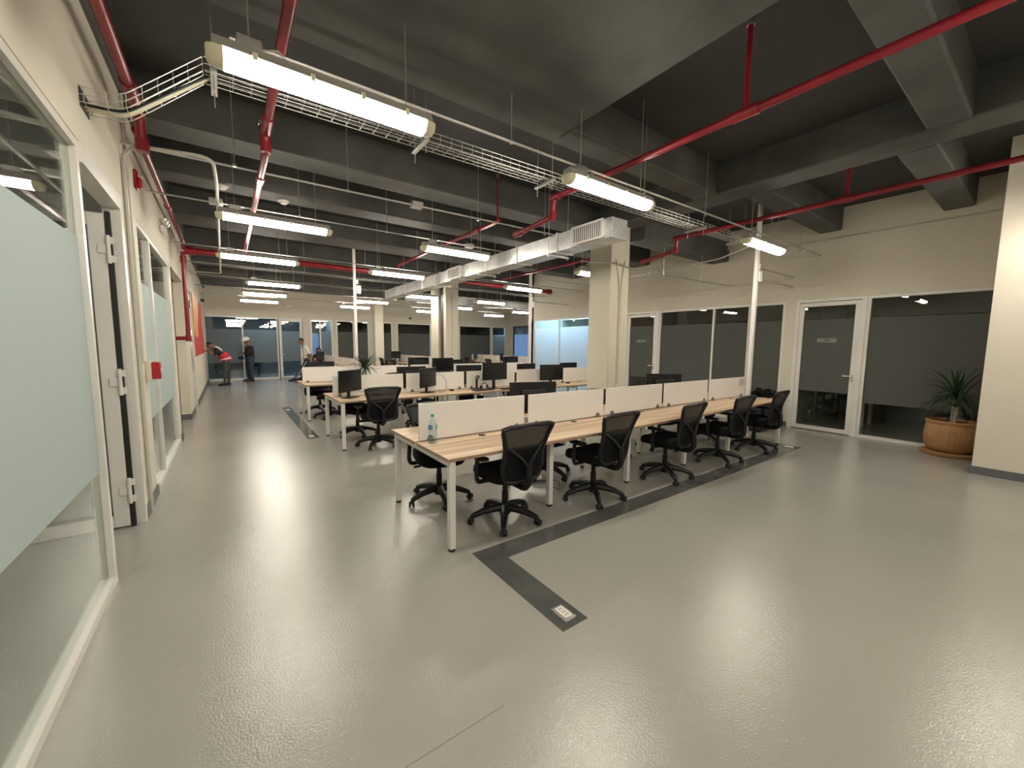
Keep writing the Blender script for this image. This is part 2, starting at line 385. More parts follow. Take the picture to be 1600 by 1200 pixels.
# outer panes of the daylit rooms
window('y', 10.55, 7.9, 11.4, .15, 2.6, 'outside window of the blue daylit room', mull=(9.6,))
window('x', 24.55, -.3, 4.6, .7, 2.15, 'outside window of the far office', mull=(1.3,2.9))
window('x', 24.55, 13.4, 15.4, .5, 2.15, 'outside window behind the far right corner')

# ---- doors
DN = [0]
def door(label, w_, h_, loc, rz, film=None, handle_side=1, fz=(.76,2.12), sign=False, hinges=0, hand=True, fw=.075, dark_gap=False, fs=1):
    """leaf in local XZ plane, hinge edge at x=0, leaf to x=w_"""
    DN[0] += 1
    o = thing('door_%d' % DN[0], label, 'door', loc, rz, kind='structure')
    t = .045; z0 = .012
    for nm, q in (('stile',(0,fw,-t/2,t/2,z0,h_)),('stile',(w_-fw,w_,-t/2,t/2,z0,h_)),('rail',(fw,w_-fw,-t/2,t/2,z0,z0+fw)),('rail',(fw,w_-fw,-t/2,t/2,h_-fw,h_))):
        MB().rbox(*q, b=.004).build(nm, M_alu, o, smooth=False)
    g = MB().box(fw, w_-fw, -.004, .004, z0+fw, h_-fw).build('pane', M_glass, o, smooth=False)
    if dark_gap: MB().box(-.034,-.004,-.02,.02,.0,h_+.02).build('gap_shade', M_rubber, o, smooth=False)  # black strip standing for the shaded gap beside the hinge edge
    if film:
        f = MB().box(fw+.002, w_-fw-.002, *sorted((fs*.0055, fs*.0075)), fz[0], fz[1]).build('frosted_film', film, g, smooth=False); f['label'] = 'frosted privacy film'
    if hand:
        for s_ in (-1, 1):
            y = s_*(t/2+.004)
            hd = MB().rbox(w_-fw*.75, w_-fw*.35, min(y,s_*t/2), max(y,s_*t/2)+.0001, .98, 1.12, .0015).build('handle', M_chrome, o)
            hd['label'] = 'white lever handle'
            MB().tube(bend([(w_-fw*.55,s_*t/2,1.08),(w_-fw*.55,s_*(t/2+.05),1.08),(w_-fw*.55-.125,s_*(t/2+.05),1.08)],.02), .011, 8).build('lever', M_wsteel, hd)
            MB().tube([(w_-fw*.55,s_*t/2,1.01),(w_-fw*.55,s_*(t/2+.014),1.01)], .014, 10).build('lock_cylinder', M_chrome, hd)
    for i in range(hinges):
        z = (.32, 1.25, 2.32)[i]
        hg = MB().tube([(-.014,t/2+.012,z-.11),(-.014,t/2+.012,z+.11)], .014, 8).build('hinge', M_wsteel, o)
        MB().rbox(.0,.05,t/2,t/2+.012,z-.035,z+.035,.002).build('hinge_leaf', M_wsteel, hg)
        MB().rbox(-.05,-.02,t/2-.01,t/2+.012,z+.045,z+.10,.002).build('hinge_leaf', M_wsteel, hg)
        MB().rbox(-.05,-.02,t/2-.01,t/2+.012,z-.10,z-.045,.002).build('hinge_leaf', M_wsteel, hg)
    if sign:
        sg = MB().box(w_/2-.15, w_/2+.15, *sorted((fs*.0077, fs*.0095)), 1.69, 1.765).build('door_sign', mat('sign_plate',(.20,.20,.19),.5), o, smooth=False); sg['label'] = 'small pale door sign'
        MB().box(w_/2-.04, w_/2+.04, *sorted((fs*.0095, fs*.0101)), 1.727, 1.745).build('sign_lettering', M_ink, sg, smooth=False)
    return o
door('open white framed glass door beside the near left office glass', .90, 2.60, (-.745,4.575,0), PI, hinges=3, hand=True, fw=.10, dark_gap=True)
dr = door('closed meeting room door with lever handle right of the near desks', .92, 2.44, (XR+.035,3.06,0), -PI/2, film=M_filmR, sign=True, fs=-1)
door('closed grey glass meeting room door near the front column', .90, 2.44, (XR+.035,7.14,0), -PI/2, film=M_filmR, sign=True, fs=-1)
door('white framed glass door in the far wall beside the leaning man', .88, 2.62, (2.84,YF+.05,0), PI, film=M_filmF)
TR = [0]
def trim(label, boxes, m=M_alu):
    TR[0] += 1; b = MB()
    for q in boxes: b.box(*q)
    return tag(b.build('trim_%d' % TR[0], m, smooth=False), label, 'door frame', kind='structure')
trim('white frame of the open left door', [(-.76,-.65,4.60,4.68,0,LH),(-.76,-.65,3.55,4.60,2.66,LH)])
trim('white frame of the right meeting room door', [(XR,XR+.10,2.06,2.14,0,2.5),(XR,XR+.10,3.06,3.12,0,2.5),(XR,XR+.10,2.14,3.06,2.45,2.5)])
trim('white frame of the meeting room door near the front column', [(XR,XR+.10,6.16,6.24,0,2.5),(XR,XR+.10,7.14,7.22,0,2.5),(XR,XR+.10,6.24,7.14,2.45,2.5)])
trim('white frame of the far wall door', [(1.90,1.96,YF,YF+.1,0,FT),(2.84,2.88,YF,YF+.1,0,FT),(1.96,2.84,YF,YF+.1,2.62,FT)])
# pale service door on the left wall below the exit sign
DN[0] += 1
o = thing('door_%d' % DN[0], 'pale grey solid door on the left wall below the green exit sign', 'door', (0,0,0), kind='structure')
MB().box(-.78,-.70,11.55,12.85,0,LH).build('door_leaf', mat('pale_door',(.52,.54,.50),.5), o, smooth=False)
MB().rbox(-.70,-.655,11.62,11.66,.9,1.9,.008).build('pull_bar', M_chrome, o); MB().rbox(-.70,-.655,12.1,12.13,.9,1.9,.008).build('pull_bar', M_chrome, o)

# ---- columns
def col(label, pieces):
    x0, x1, y0, y1 = pieces[0][2]
    o = thing('column', label, 'column', ((x0+x1)/2,(y0+y1)/2,0), kind='structure')
    for nm, m, (a,b,c,d) in pieces:
        MB().rbox(a-o.location.x, b-o.location.x, c-o.location.y, d-o.location.y, 0, 3.71, .012).build(nm, m, o)
    return o
c1 = col('cream square column between the near and middle desk rows', [('shaft',M_column,(5.50,6.0,4.72,5.22))])
c2 = col('cream double column with dark expansion joint', [('shaft',M_column,(5.62,6.06,11.36,11.54)),('joint_filler',M_darkgap,(5.68,6.06,11.54,11.88)),('shaft',M_column,(5.60,6.06,11.88,12.45))])
c3 = col('slim cream column in front of the far windows', [('shaft',M_column,(5.58,5.98,18.55,19.0))])
def cond_on(colo, pts, nm='conduit', m=M_column, r=.012):
    q = [(p[0]-colo.location.x, p[1]-colo.location.y, p[2]) for p in pts]
    return MB().tube(bend(q,.1), r, 8).build(nm, m, colo)
cond_on(c1, [(5.62,4.705,3.1),(5.72,4.705,2.75),(5.74,4.705,2.4),(5.74,4.705,.9)])
cond_on(c1, [(5.86,4.705,3.1),(5.79,4.705,2.75),(5.775,4.705,2.4),(5.775,4.705,.9)])
MB().rbox(5.70-c1.location.x,5.82-c1.location.x,4.69-c1.location.y,4.725-c1.location.y,.75,.9,.004).build('outlet_box', M_column, c1)
cond_on(c2, [(5.83,11.345,3.2),(5.83,11.345,1.35)]); MB().rbox(5.77-c2.location.x,5.90-c2.location.x,11.33-c2.location.y,11.365-c2.location.y,1.17,1.35,.004).build('outlet_box', M_white, c2)
MB().tube([(5.83-c2.location.x,11.33-c2.location.y,1.27),(5.83-c2.location.x,11.322-c2.location.y,1.27)],.02,10).build('socket', M_black, c2)

# ------------------------------------------------------------------ CEILING SERVICES
def fixture():
    o = thing('ceiling_light', 'x', 'light')
    L = 1.25
    # trapezoid housing above, bulged lit diffuser below
    MB().prism([(-.055,.035),(-.075,.0),(.075,.0),(.055,.035),(.04,.062),(-.04,.062)], 'x', -L/2+.02, L/2-.02).build('housing', M_housing, o)
    pr = [(-.072,0),(-.07,-.03),(-.045,-.062),(0,-.072),(.045,-.062),(.07,-.03),(.072,0)]
    MB().prism(pr, 'x', -L/2+.065, L/2-.065).build('diffuser', M_tube, o)
    for s_ in (-1, 1):
        a, b = sorted((s_*(L/2-.065), s_*(L/2+.012)))
        x0 = s_*(L/2-.065); t = MB(); rings = []
        for dx, k in ((0,1),(.045,.97),(.066,.82),(.076,.55)): rings.append([(x0+s_*dx, p[0]*k, p[1]*k) for p in pr])
        n_ = len(pr); t._add([v for r in rings for v in r], [(i*n_+j,i*n_+j+1,(i+1)*n_+j+1,(i+1)*n_+j) for i in range(3) for j in range(n_-1)] + [(i*n_,(i+1)*n_,(i+1)*n_+n_-1,i*n_+n_-1) for i in range(3)] + [tuple(range(n_)), tuple(range(3*n_,4*n_))])
        t.build('end_cap', M_cream, o)
    for x in (-.42,-.14,.14,.42):
        for s_ in (-1,1): MB().rbox(x-.012,x+.012,min(s_*.070,s_*.082),max(s_*.070,s_*.082),-.018,.022,.002).build('clip', M_cream, o)
    MB().rbox(-.50,-.38,-.035,.035,.062,.12,.006).build('junction_box', M_steel, o)
    MB().tube(bend([(-.38,0,.09),(-.30,0,.12),(-.27,.02,.10),(-.25,.0,.055)],.03), .006, 6).build('flex_cable', M_zinc, o)
    return o
LIGHTS = []
def rowl(y, xs, nm): LIGHTS.extend((x+.62, y, '%s, %s' % (n_, nm)) for x, n_ in xs)
P3 = ('leftmost', 'middle', 'rightmost')
rowl(2.72, zip((0.0,2.53,5.94),P3), 'over the near desk row')
rowl(5.93, zip((-.02,2.53,5.85),P3), 'over the second line of lights')
rowl(8.58, zip((-.06,2.49,5.92),P3), 'third line of lights by the big red pipe')
rowl(12.0, zip((.46,4.40,7.06),P3), 'fourth line of lights')
rowl(14.6, zip((.43,3.67,7.2,10.45),P3[:2]+('third','rightmost')), 'fifth line of lights')
rowl(17.1, zip((.42,3.73,6.93,10.5),P3[:2]+('third','rightmost')), 'farthest line of lights')
rowl(-.35, zip((0.0,2.53),P3[:2]), 'line of lights above the viewer')
rowl(.0, ((6.3,'single'),), 'beside the near right wall corner')
rowl(-3.6, zip((0.0,2.53,5.94),P3), 'line of lights behind the viewer')
LZ = 3.10
f0 = fixture()
rod_cache = {}
for i, (x, y, nm) in enumerate(LIGHTS):
    o = f0 if i == 0 else copy_tree(f0)
    o.location = (x, y, LZ)
    if y in (14.6, 17.1): o.rotation_euler = (0,0,.0)
    tag(o, 'lit white fluorescent ceiling light, ' + nm, 'light', 'suspended fluorescent ceiling lights')
for i, (x, y, nm) in enumerate(LIGHTS):
    o = [q for q in C.objects if q.name.startswith('ceiling_light')][i]
    for dx in (-.44, .44):
        h = round(ceil_z(x+dx, y) - LZ - .05, 3)
        if h not in rod_cache:
            r = MB().tube([(0,0,0),(0,0,h)], .0045, 6).build('suspension_rod', M_zinc, o); rod_cache[h] = r; r.location = (dx,0,.055)
        else: inst(rod_cache[h], 'suspension_rod', o, (dx,0,.055))
# lights of the rooms behind the glass; cool ones added to make the panes glow
cool_mesh = None
for k, (x, y, nm, cool) in enumerate(((-2.9,1.2,'inside the near left office',0),(-2.6,6.6,'inside the second left office',0),(1.5,21.35,'added inside the far office on the left for film glow',1),(3.6,21.35,'added inside the far office behind the leaning man for film glow',1),
                            (13.9,21.3,'added inside the far right corner office for film glow',1),(9.95,9.2,'added inside the blue lit room for pane glow, near end',1),(9.95,10.5,'added inside the blue lit room for pane glow, far end',1))):
    o = copy_tree(f0); zz = 3.3 if k < 2 else 2.95
    o.location = (x, y, zz); tag(o, 'lit ceiling light ' + nm, 'light', 'office ceiling lights')
    if k >= 5: o.rotation_euler = (0,0,PI/2)
    for ch in list(o.children):
        if ch.name.startswith('suspension_rod'): bpy.data.objects.remove(ch)
        elif cool and ch.name.startswith('diffuser'):
            if cool_mesh is None: cool_mesh = ch.data.copy(); cool_mesh.materials.clear(); cool_mesh.materials.append(M_tubecool)
            ch.data = cool_mesh
    for dx in (-.44,.44): MB().tube([(dx,0,.055),(dx,0,(ceil_z(x+dx,y) if k < 5 else ceil_z(x,y+dx))-zz)], .0045, 6).build('suspension_rod', M_zinc, o)

# conduits --------------------------------------------------------------
def conduit(label, pts, r=.011, m=M_steel, hang=(), boxes=(), rr=.1):
    o = thing('conduit', label, 'conduit', pts[0])
    P = [Vector(p)-Vector(pts[0]) for p in pts]
    MB().tube(bend(P, rr), r, 8).build('tube', m, o)
    for h in hang:
        h = Vector(h); top = ceil_z(h.x, h.y); b = h - Vector(pts[0])
        hg = MB().tube([b, b+Vector((0,0,top-h.z))], .004, 6).build('hanger_rod', M_zinc, o)
        MB().lathe([(r+.006,-.012),(r+.006,.012)], 8, b, cap=True).build('clamp', M_zinc, hg)
    for q in boxes:
        b = Vector(q) - Vector(pts[0]); MB().rbox(b.x-.07,b.x+.07,b.y-.05,b.y+.05,b.z-.035,b.z+.035,.006).build('junction_box', M_steel, o)
    return o
def hx(y, z, *xs): return [(x, y, z) for x in xs]
conduit('long steel conduit above the near line of lights', [(.1,2.92,3.31),(9.1,2.80,3.31)], .012, hang=hx(2.90,3.31,2.06,3.9,5.2,7.2,8.4))
conduit('steel conduit crossing from the left wall, in front of the grey beam', [(-.66,4.92,3.3),(4.9,4.76,3.3)], .012, hang=hx(4.86,3.3,.15,1.2,2.9,4.1), boxes=hx(4.83,3.3,2.0))
conduit('steel conduit over the second line of lights', [(-.66,6.3,3.31),(4.9,6.22,3.31)], .011, hang=hx(6.26,3.31,.9,2.1,3.6), boxes=hx(6.25,3.31,-.02,3.55))
conduit('steel conduit over the third line of lights', [(-.66,8.95,3.27),(9.1,8.85,3.27)], .011, hang=hx(8.9,3.27,.9,2.5,4.4,7.4))
conduit('thin steel conduit behind the big red pipe', [(-.66,10.8,3.27),(9.1,10.7,3.27)], .012, hang=hx(10.75,3.27,1.6,3.4,7.5))
conduit('thin steel conduit over the fourth line of lights', [(-.66,12.7,3.27),(14.6,12.9,3.27)], .012, hang=hx(12.8,3.27,1.2,3.4,8.5))
conduit('steel conduit over the fifth line of lights', [(-.66,15.0,3.27),(14.6,15.1,3.27)], .012, hang=hx(15.05,3.27,2.2,6.4,9.5))
conduit('steel conduit over the farthest line of lights', [(-.66,17.4,3.27),(14.6,17.4,3.27)], .012, hang=hx(17.4,3.27,2.2,6.4,9.5))
conduit('bent grey conduit rising from the left wall and running down the room', [(-.645,4.86,.0),(-.645,4.86,3.27),(-.02,4.62,3.24),(.0,5.2,3.22),(-.03,11.9,3.22),(-.64,11.95,3.22)], .016, mat('grey_pvc',(.52,.50,.44),.5), hang=((-.01,7.4,3.22),(-.02,10.1,3.22)), rr=.16)
conduit('second grey conduit climbing the left wall beside the red call point', [(-.645,5.02,1.38),(-.645,5.02,3.74)], .012, mat('grey_pvc'))
conduit('conduit running from the pole to the right wall', [(7.56,3.21,2.96),(9.1,3.21,2.96)], .014)
conduit('lower conduit running from the pole box to the right wall', [(7.60,3.21,2.78),(9.1,3.21,2.78)], .018, mat('grey_pvc'))
conduit('thin conduit along the right wall under the beam ends', [(8.95,.57,3.55),(8.95,3.4,3.55)], .010, hang=())
conduit('conduit wrapping the front column and running to the right wall', [(4.9,4.66,2.95),(5.5,4.69,3.03),(6.1,4.69,2.98),(9.1,4.45,2.93)], .012, hang=((6.9,4.62,2.966),(8.1,4.53,2.95)), boxes=((6.6,4.65,2.972),))
conduit('conduit from the cable tray to the right wall', [(6.9,3.1,3.2),(7.2,3.7,3.15),(7.0,5.0,3.05),(7.0,6.5,3.03)], .012, hang=((7.0,5.9,3.03),))
conduit('conduit running from the second pole to the right wall', [(7.55,9.5,2.9),(9.1,9.5,2.9)], .014)
conduit('conduit crossing behind the front column', [(6.0,5.95,3.33),(9.1,5.85,3.33)], .011, hang=((7.5,5.9,3.33),))
conduit('low conduit crossing behind the front column', [(6.3,7.4,3.15),(9.1,7.3,3.15)], .012, hang=((7.2,7.37,3.15),(8.4,7.32,3.15)))

# red fire pipes ----------------------------------------------------------
def redpipe(label, pts, r=.032, fits=(), drops=(), ends=(), rr=.09):
    o = thing('fire_pipe', label, 'pipe', pts[0]); A = Vector(pts[0])
    MB().tube(bend([Vector(p)-A for p in pts], rr), r, 12).build('pipe', M_red, o)
    for (p, q) in fits:   # couplings: short thicker sleeves
        MB().tube([Vector(p)-A, Vector(q)-A], r*1.32, 12).build('coupling', M_red, o)
    for (p, z1, rad) in drops:
        p = Vector(p)-A; d = MB().tube([p, p+Vector((0,0,z1))], rad, 10).build('drop', M_red, o)
        MB().tube([p+Vector((0,0,z1*.9)), p+Vector((0,0,z1))], rad*1.5, 10).build('clamp', M_steel, d)
    return o
redpipe('red fire pipe high along the near left wall', [(-.5,-7.9,3.5),(-.5,4.72,3.5),(-.5,4.74,3.22)], .036, fits=(((-.5,4.2,3.5),(-.5,4.5,3.5)),((-.5,4.74,3.30),(-.5,4.74,3.2))))
redpipe('red fire pipe along the left wall above the corridor glazing', [(-.56,4.95,3.45),(-.56,9.62,3.42),(-.56,9.70,3.31)], .030, fits=(((-.56,7.3,3.435),(-.56,7.4,3.435)),))
redpipe('thick red fire main crossing the room', [(-.56,9.75,3.30),(8.5,9.75,3.29)], .060, fits=(((-.56,9.75,3.30),(-.40,9.75,3.30)),((4.9,9.75,3.295),(5.0,9.75,3.295)),((8.38,9.75,3.29),(8.52,9.75,3.29))))
redpipe('red riser dropping down the left wall into the recess', [(-.58,9.75,3.26),(-.58,9.75,1.66),(-1.22,9.75,1.64)], .036, fits=(((-.58,9.75,1.72),(-.58,9.75,1.60)),((-.58,9.75,3.18),(-.58,9.75,3.06))), rr=.06)
redpipe('red fire pipe passing over the leftmost light', [(.37,-7.9,3.42),(.37,4.25,3.42),(.37,4.27,3.28),(.37,5.0,3.28),(.37,9.72,3.30)], .032, fits=(((.37,3.95,3.42),(.37,4.3,3.42)),((.37,4.27,3.40),(.37,4.27,3.26)),((.37,4.95,3.28),(.37,5.12,3.28)),((.37,9.2,3.295),(.37,9.45,3.297))), drops=(((.37,4.62,3.28),.4,.016),), rr=.05)
redpipe('long red fire pipe over the right foreground', [(3.37,-7.9,3.4),(3.37,3.82,3.4),(3.36,3.85,3.17),(3.4,4.66,3.14)], .032, fits=(((3.37,1.5,3.4),(3.37,1.7,3.4)),((3.37,3.72,3.4),(3.37,3.86,3.4)),((3.37,3.84,3.24),(3.36,3.84,3.13)),((3.4,4.52,3.145),(3.4,4.68,3.14))), drops=(((3.37,1.6,3.4),.70,.020),), rr=.04)
redpipe('red fire pipe over the middle desks', [(3.38,5.05,3.42),(3.35,9.2,3.42),(3.35,9.25,3.36)], .028, fits=(((3.37,5.6,3.42),(3.37,5.75,3.42)),((3.36,8.6,3.42),(3.36,8.75,3.42))), drops=(((3.38,5.1,3.42),.69,.014),))
redpipe('red fire pipe along the right side beams', [(6.24,-7.9,3.4),(6.24,3.95,3.4),(6.26,3.98,3.2),(6.4,4.75,3.16)], .032, fits=(((6.24,1.62,3.4),(6.24,1.8,3.4)),((6.24,3.86,3.4),(6.24,4.0,3.4)),((6.26,3.98,3.27),(6.26,3.98,3.16)),((6.38,4.62,3.165),(6.4,4.77,3.16))), drops=(((6.24,1.7,3.4),.70,.020),), rr=.04)
redpipe('red fire pipe behind the front column', [(6.3,5.3,3.4),(6.3,9.2,3.4),(6.3,9.3,3.33)], .026, fits=(((6.3,6.5,3.4),(6.3,6.62,3.4)),), drops=(((6.3,5.4,3.4),.70,.014),))

# wire cable tray -----------------------------------------------------------
tray = thing('cable_tray', 'long steel wire cable tray under the near line of lights', 'cable tray', (0,0,0))
TW = .185; TH = .085; y_c = 3.72; z_b = 3.46
def tray_y(x): return y_c - .022*x
def wires(seg, nm):
    for k in range(4):
        u = -TW/2 + TW*k/3
        MB().tube([Vector(p)+Vector((0,u,0)) for p in seg], .0028, 6).build(nm, M_zinc, tray)
    for u in (-TW/2, TW/2):
        for h in (TH*.5, TH):
            MB().tube([Vector(p)+Vector((0,u,h)) for p in seg], .0028, 6).build(nm, M_zinc, tray)
wires([(-.03,tray_y(0),z_b),(7.5,tray_y(7.5),z_b)], 'long_wire')
cw = None
for k in range(66):
    x = .02 + k*.114
    if cw is None:
        cw = MB().tube(bend([(0,-TW/2,TH),(0,-TW/2,0),(0,TW/2,0),(0,TW/2,TH)],.02,2), .0025, 5).build('cross_wire', M_zinc, tray); cw.location = (x,tray_y(x),z_b)
    else: inst(cw, 'cross_wire', tray, (x,tray_y(x),z_b))
MB().tube([(0,tray_y(0),z_b+.012),(3.5,tray_y(3.5)+.02,z_b+.012),(7.4,tray_y(7.4),z_b+.012)], .009, 6).build('cable', M_black, tray)
for k, x in enumerate((.02,1.57,3.07,6.16,7.45)):
    yb = tray_y(x); tz = ceil_z(x, yb)
    b = MB().rbox(x-.02,x+.02,yb-.17,yb+.17,z_b-.035,z_b-.008,.003).build('trapeze_bracket', M_zinc, tray)
    for s_ in (-.13,.13): MB().tube([(x,yb+s_,z_b-.13),(x,yb+s_,ceil_z(x,yb+s_))], .0045, 6).build('threaded_rod', M_zinc, b)
tray2 = thing('cable_tray', 'short sloping wire cable tray rising from the hole in the left wall', 'cable tray', (0,0,0))
A = Vector((-.74,3.75,3.05)); B = Vector((-.47,3.75,3.06)); D = Vector((-.04,3.73,3.455))
wv = Vector((0,.09,0))
for k in range(4):
    u = wv*(-1+2*k/3)
    MB().tube(bend([A+u,B+u,D+u],.06), .0028, 6).build('long_wire', M_zinc, tray2)
for u in (wv, -wv):
    for h in (.045,.09): MB().tube(bend([A+u+Vector((0,0,h)),B+u+Vector((0,0,h)),D+u+Vector((0,0,h))],.06), .0028, 6).build('long_wire', M_zinc, tray2)
for k in range(9):
    t = k/8; p = A.lerp(B,min(1,t*3)) if t < .34 else B.lerp(D,(t-.34)/.66)
    MB().tube([p-wv+Vector((0,0,.09)),p-wv,p+wv,p+wv+Vector((0,0,.09))], .0026, 5).build('cross_wire', M_zinc, tray2)
tag(MB().rbox(-.6605,-.655,3.66,3.86,3.03,3.15,.001).build('hole_shade_plate', M_rubber), 'dark plate standing in for the shaded cable hole above the open door', 'plate')  # near-black plate put in for the shade inside the cable hole
for k in range(3):
    MB().tube(bend([(-.66,3.71+.03*k,3.06),(-.46,3.71+.03*k,3.072),(0.0,3.70+.02*k,3.47)],.06), .008, 6).build('cable', M_cream if k else M_black, tray2)

# ducts -----------------------------------------------------------------------
def duct(label, segs, axis, c0, c1, z0, z1, grilles=(), hangs=()):
    loc = (c0,segs[0],z0) if axis == 'y' else (segs[0],c0,z0)
    o = thing('air_duct', label, 'duct', loc); L = o.location
    def bx(nm, m, a0, a1, p0, p1, q0, q1, par=None, bev=.003):
        v = (p0,p1,a0,a1,q0,q1) if axis == 'y' else (a0,a1,p0,p1,q0,q1)
        return MB().rbox(v[0]-L.x,v[1]-L.x,v[2]-L.y,v[3]-L.y,v[4]-L.z,v[5]-L.z,bev).build(nm, m, par or o)
    for i in range(len(segs)-1):
        s_ = bx('duct_section', M_galv, segs[i]+.002, segs[i+1]-.002, c0, c1, z0, z1)
        bx('flange', M_galv, segs[i+1]-.014, segs[i+1]+.014, c0-.018, c1+.018, z0-.018, z1+.018, s_)
    for g0, g1 in grilles:
        bx('grille_collar', M_galv, g0-.03, g1+.03, c0-.05, c0, z0+.02, z1-.02)
        g = bx('grille', M_white, g0-.03, g1+.03, c0-.062, c0-.05, z0+.005, z0+.03)
        bx('grille_frame', M_white, g0-.03, g1+.03, c0-.062, c0-.05, z1-.03, z1-.005, g); bx('grille_frame', M_white, g0-.03, g0, c0-.062, c0-.05, z0+.03, z1-.03, g); bx('grille_frame', M_white, g1, g1+.03, c0-.062, c0-.05, z0+.03, z1-.03, g)
        bx('grille_shade', M_darkgap, g0, g1, c0-.0505, c0-.0495, z0+.03, z1-.03, g, .0002)  # dark sheet added as the shade between the slats
        n = int((g1-g0)/.035)
        for k in range(n):
            a = g0 + (k+.5)*(g1-g0)/n
            bx('slat', M_white, a-.007, a+.007, c0-.060, c0-.051, z0+.03, z1-.03, g, .001)
    for h in hangs:
        b = bx('hanger_bar', M_zinc, h-.02, h+.02, c0-.06, c1+.06, z0-.04, z0-.015)
        for c in (c0-.04, c1+.04):
            x, y = (c, h) if axis == 'y' else (h, c)
            MB().tube([(x-L.x,y-L.y,-.06),(x-L.x,y-L.y,ceil_z(x,y)-L.z)], .0045, 6).build('threaded_rod', M_zinc, b)
    return o
duct('galvanised air duct running down the room beside the columns', [3.47,4.5,5.5,6.5,7.5,8.5,9.5,10.5,11.4,12.3], 'y', 4.04, 4.344, 2.969, 3.221, grilles=((3.60,4.12),(7.4,7.96)), hangs=(4.64,6.7,8.6,10.6))
duct('galvanised cross duct near the far wall', [5.9,7.4,8.9,10.4,11.9,12.9], 'x', 15.22, 15.6, 3.28, 3.63, hangs=(7.2,9.8,12.0))

# power poles -----------------------------------------------------------------
def pole(label, x, y, z0, z1, r=.035, box=True):
    o = thing('power_pole', label, 'pole', (x,y,z0))
    MB().rbox(-r,r,-r*.8,r*.8,0,z1-z0,.006).build('pole', M_wsteel, o); MB().rbox(-r*1.5,r*1.5,-r*1.5,r*1.5,0,.012,.003).build('base_plate', M_wsteel, o)
    if box:
        MB().rbox(r,r+.10,-.045,.045,2.72-z0,2.90-z0,.006).build('junction_box', M_white, o); MB().rbox(r,r+.045,-.03,.03,2.93-z0,3.03-z0,.004).build('junction_box', M_white, o)
    return o
pole('white square power pole at the far end of the near desk row', 7.50, 3.21, .0, ceil_z(7.5,3.21), .037)
pole('white square power pole behind the palm', 2.42, 9.49, .745, ceil_z(2.42,9.49), .03)
pole('white square power pole at the right end of the third desk row', 7.50, 9.50, .0, ceil_z(7.5,9.5), .04)

# small ceiling and wall devices ------------------------------------------------
def smoke(label, x, y, z):
    o = thing('smoke_detector', label, 'smoke detector', (x,y,z))
    MB().lathe([(.02,-.045),(.045,-.04),(.058,-.018),(.075,-.014),(.078,0)], 16).build('body', M_white, o); MB().lathe([(.035,-.048),(.035,-.04)], 12).build('sensor_cage', M_wsteel, o)
    return o
smoke('white round smoke detector beside the bent conduit', .06, 6.84, 3.70); smoke('grey round smoke detector above the second line of lights', .80, 7.0, 3.70)
def strobe(label, x, y, z):
    o = thing('alarm_strobe', label, 'alarm', (x,y,z))
    MB().rbox(0,.025,-.05,.05,-.09,.09,.008).build('back_box', M_redplastic, o); MB().rbox(.025,.055,-.045,.045,-.08,.02,.01).build('sounder', M_redplastic, o); MB().rbox(.025,.06,-.025,.025,.01,.07,.006).build('strobe_lens', M_chrome, o)
    return o
strobe('red fire alarm strobe high on the left wall near the corridor glazing', -.66, 5.50, 3.18)
o = thing('emergency_light', 'white twin-head emergency light on the left wall', 'emergency light', (-.66,7.4,3.12))
MB().rbox(0,.06,-.12,.12,-.05,.05,.012).build('body', M_wsteel, o)
for s_ in (-1,1): MB().lathe([(.02,0),(.045,.03),(.05,.07)], 12, (0.05,s_*.08,.06)).build('lamp_head', M_chrome, o)
o = thing('fire_call_point', 'red manual fire call point on a white box beside the corridor glazing', 'call point', (-.66,5.32,1.30))
MB().rbox(0,.045,-.08,.02,-.10,.10,.006).build('back_box', M_wall, o); c_ = MB().rbox(.045,.11,-.07,.02,-.085,.085,.006).build('body', M_redplastic, o); MB().rbox(.11,.118,-.05,.0,-.02,.02,.002).build('pull_handle', M_white, c_)
o = thing('exit_sign', 'green exit sign above the pale grey door', 'sign', (-.66,12.0,2.46))
MB().rbox(0,.02,-.16,.16,-.08,.08,.004).build('panel', M_green, o); MB().prism([(-.06,.02),(-.06,-.02),(.02,-.02),(.02,-.045),(.09,0),(.02,.045),(.02,.02)], 'x', .02, .0215).build('arrow', M_paper, o, smooth=False)
o = thing('emergency_light', 'white twin-head emergency light on the far wall', 'emergency light', (2.37,20.49,3.25))
MB().rbox(-.14,.14,-.07,0,-.05,.05,.012).build('body', M_wsteel, o)
for s_ in (-1,1): MB().lathe([(.025,0),(.05,.02),(.05,.06)], 12, (s_*.2,-.05,-.03)).build('lamp_head', M_chrome, o)
o = thing('emergency_light', 'dark twin-head emergency light at the far end of the left wall', 'emergency light', (-.66,17.6,3.02))
MB().rbox(0,.06,-.12,.12,-.04,.04,.012).build('body', M_chrome, o)
for s_ in (-1,1): MB().lathe([(.025,0),(.05,.02),(.05,.06)], 12, (.06,s_*.14,-.02)).build('lamp_head', M_black, o)
o = thing('security_camera', 'small dark camera on the far wall between the columns', 'camera', (8.03,20.49,2.96))
MB().rbox(-.05,.05,-.02,0,-.05,.05,.006).build('mount', M_dark, o); MB().tube([(0,-.02,0),(-.05,-.16,-.03)], .045, 10).build('housing', M_black, o)
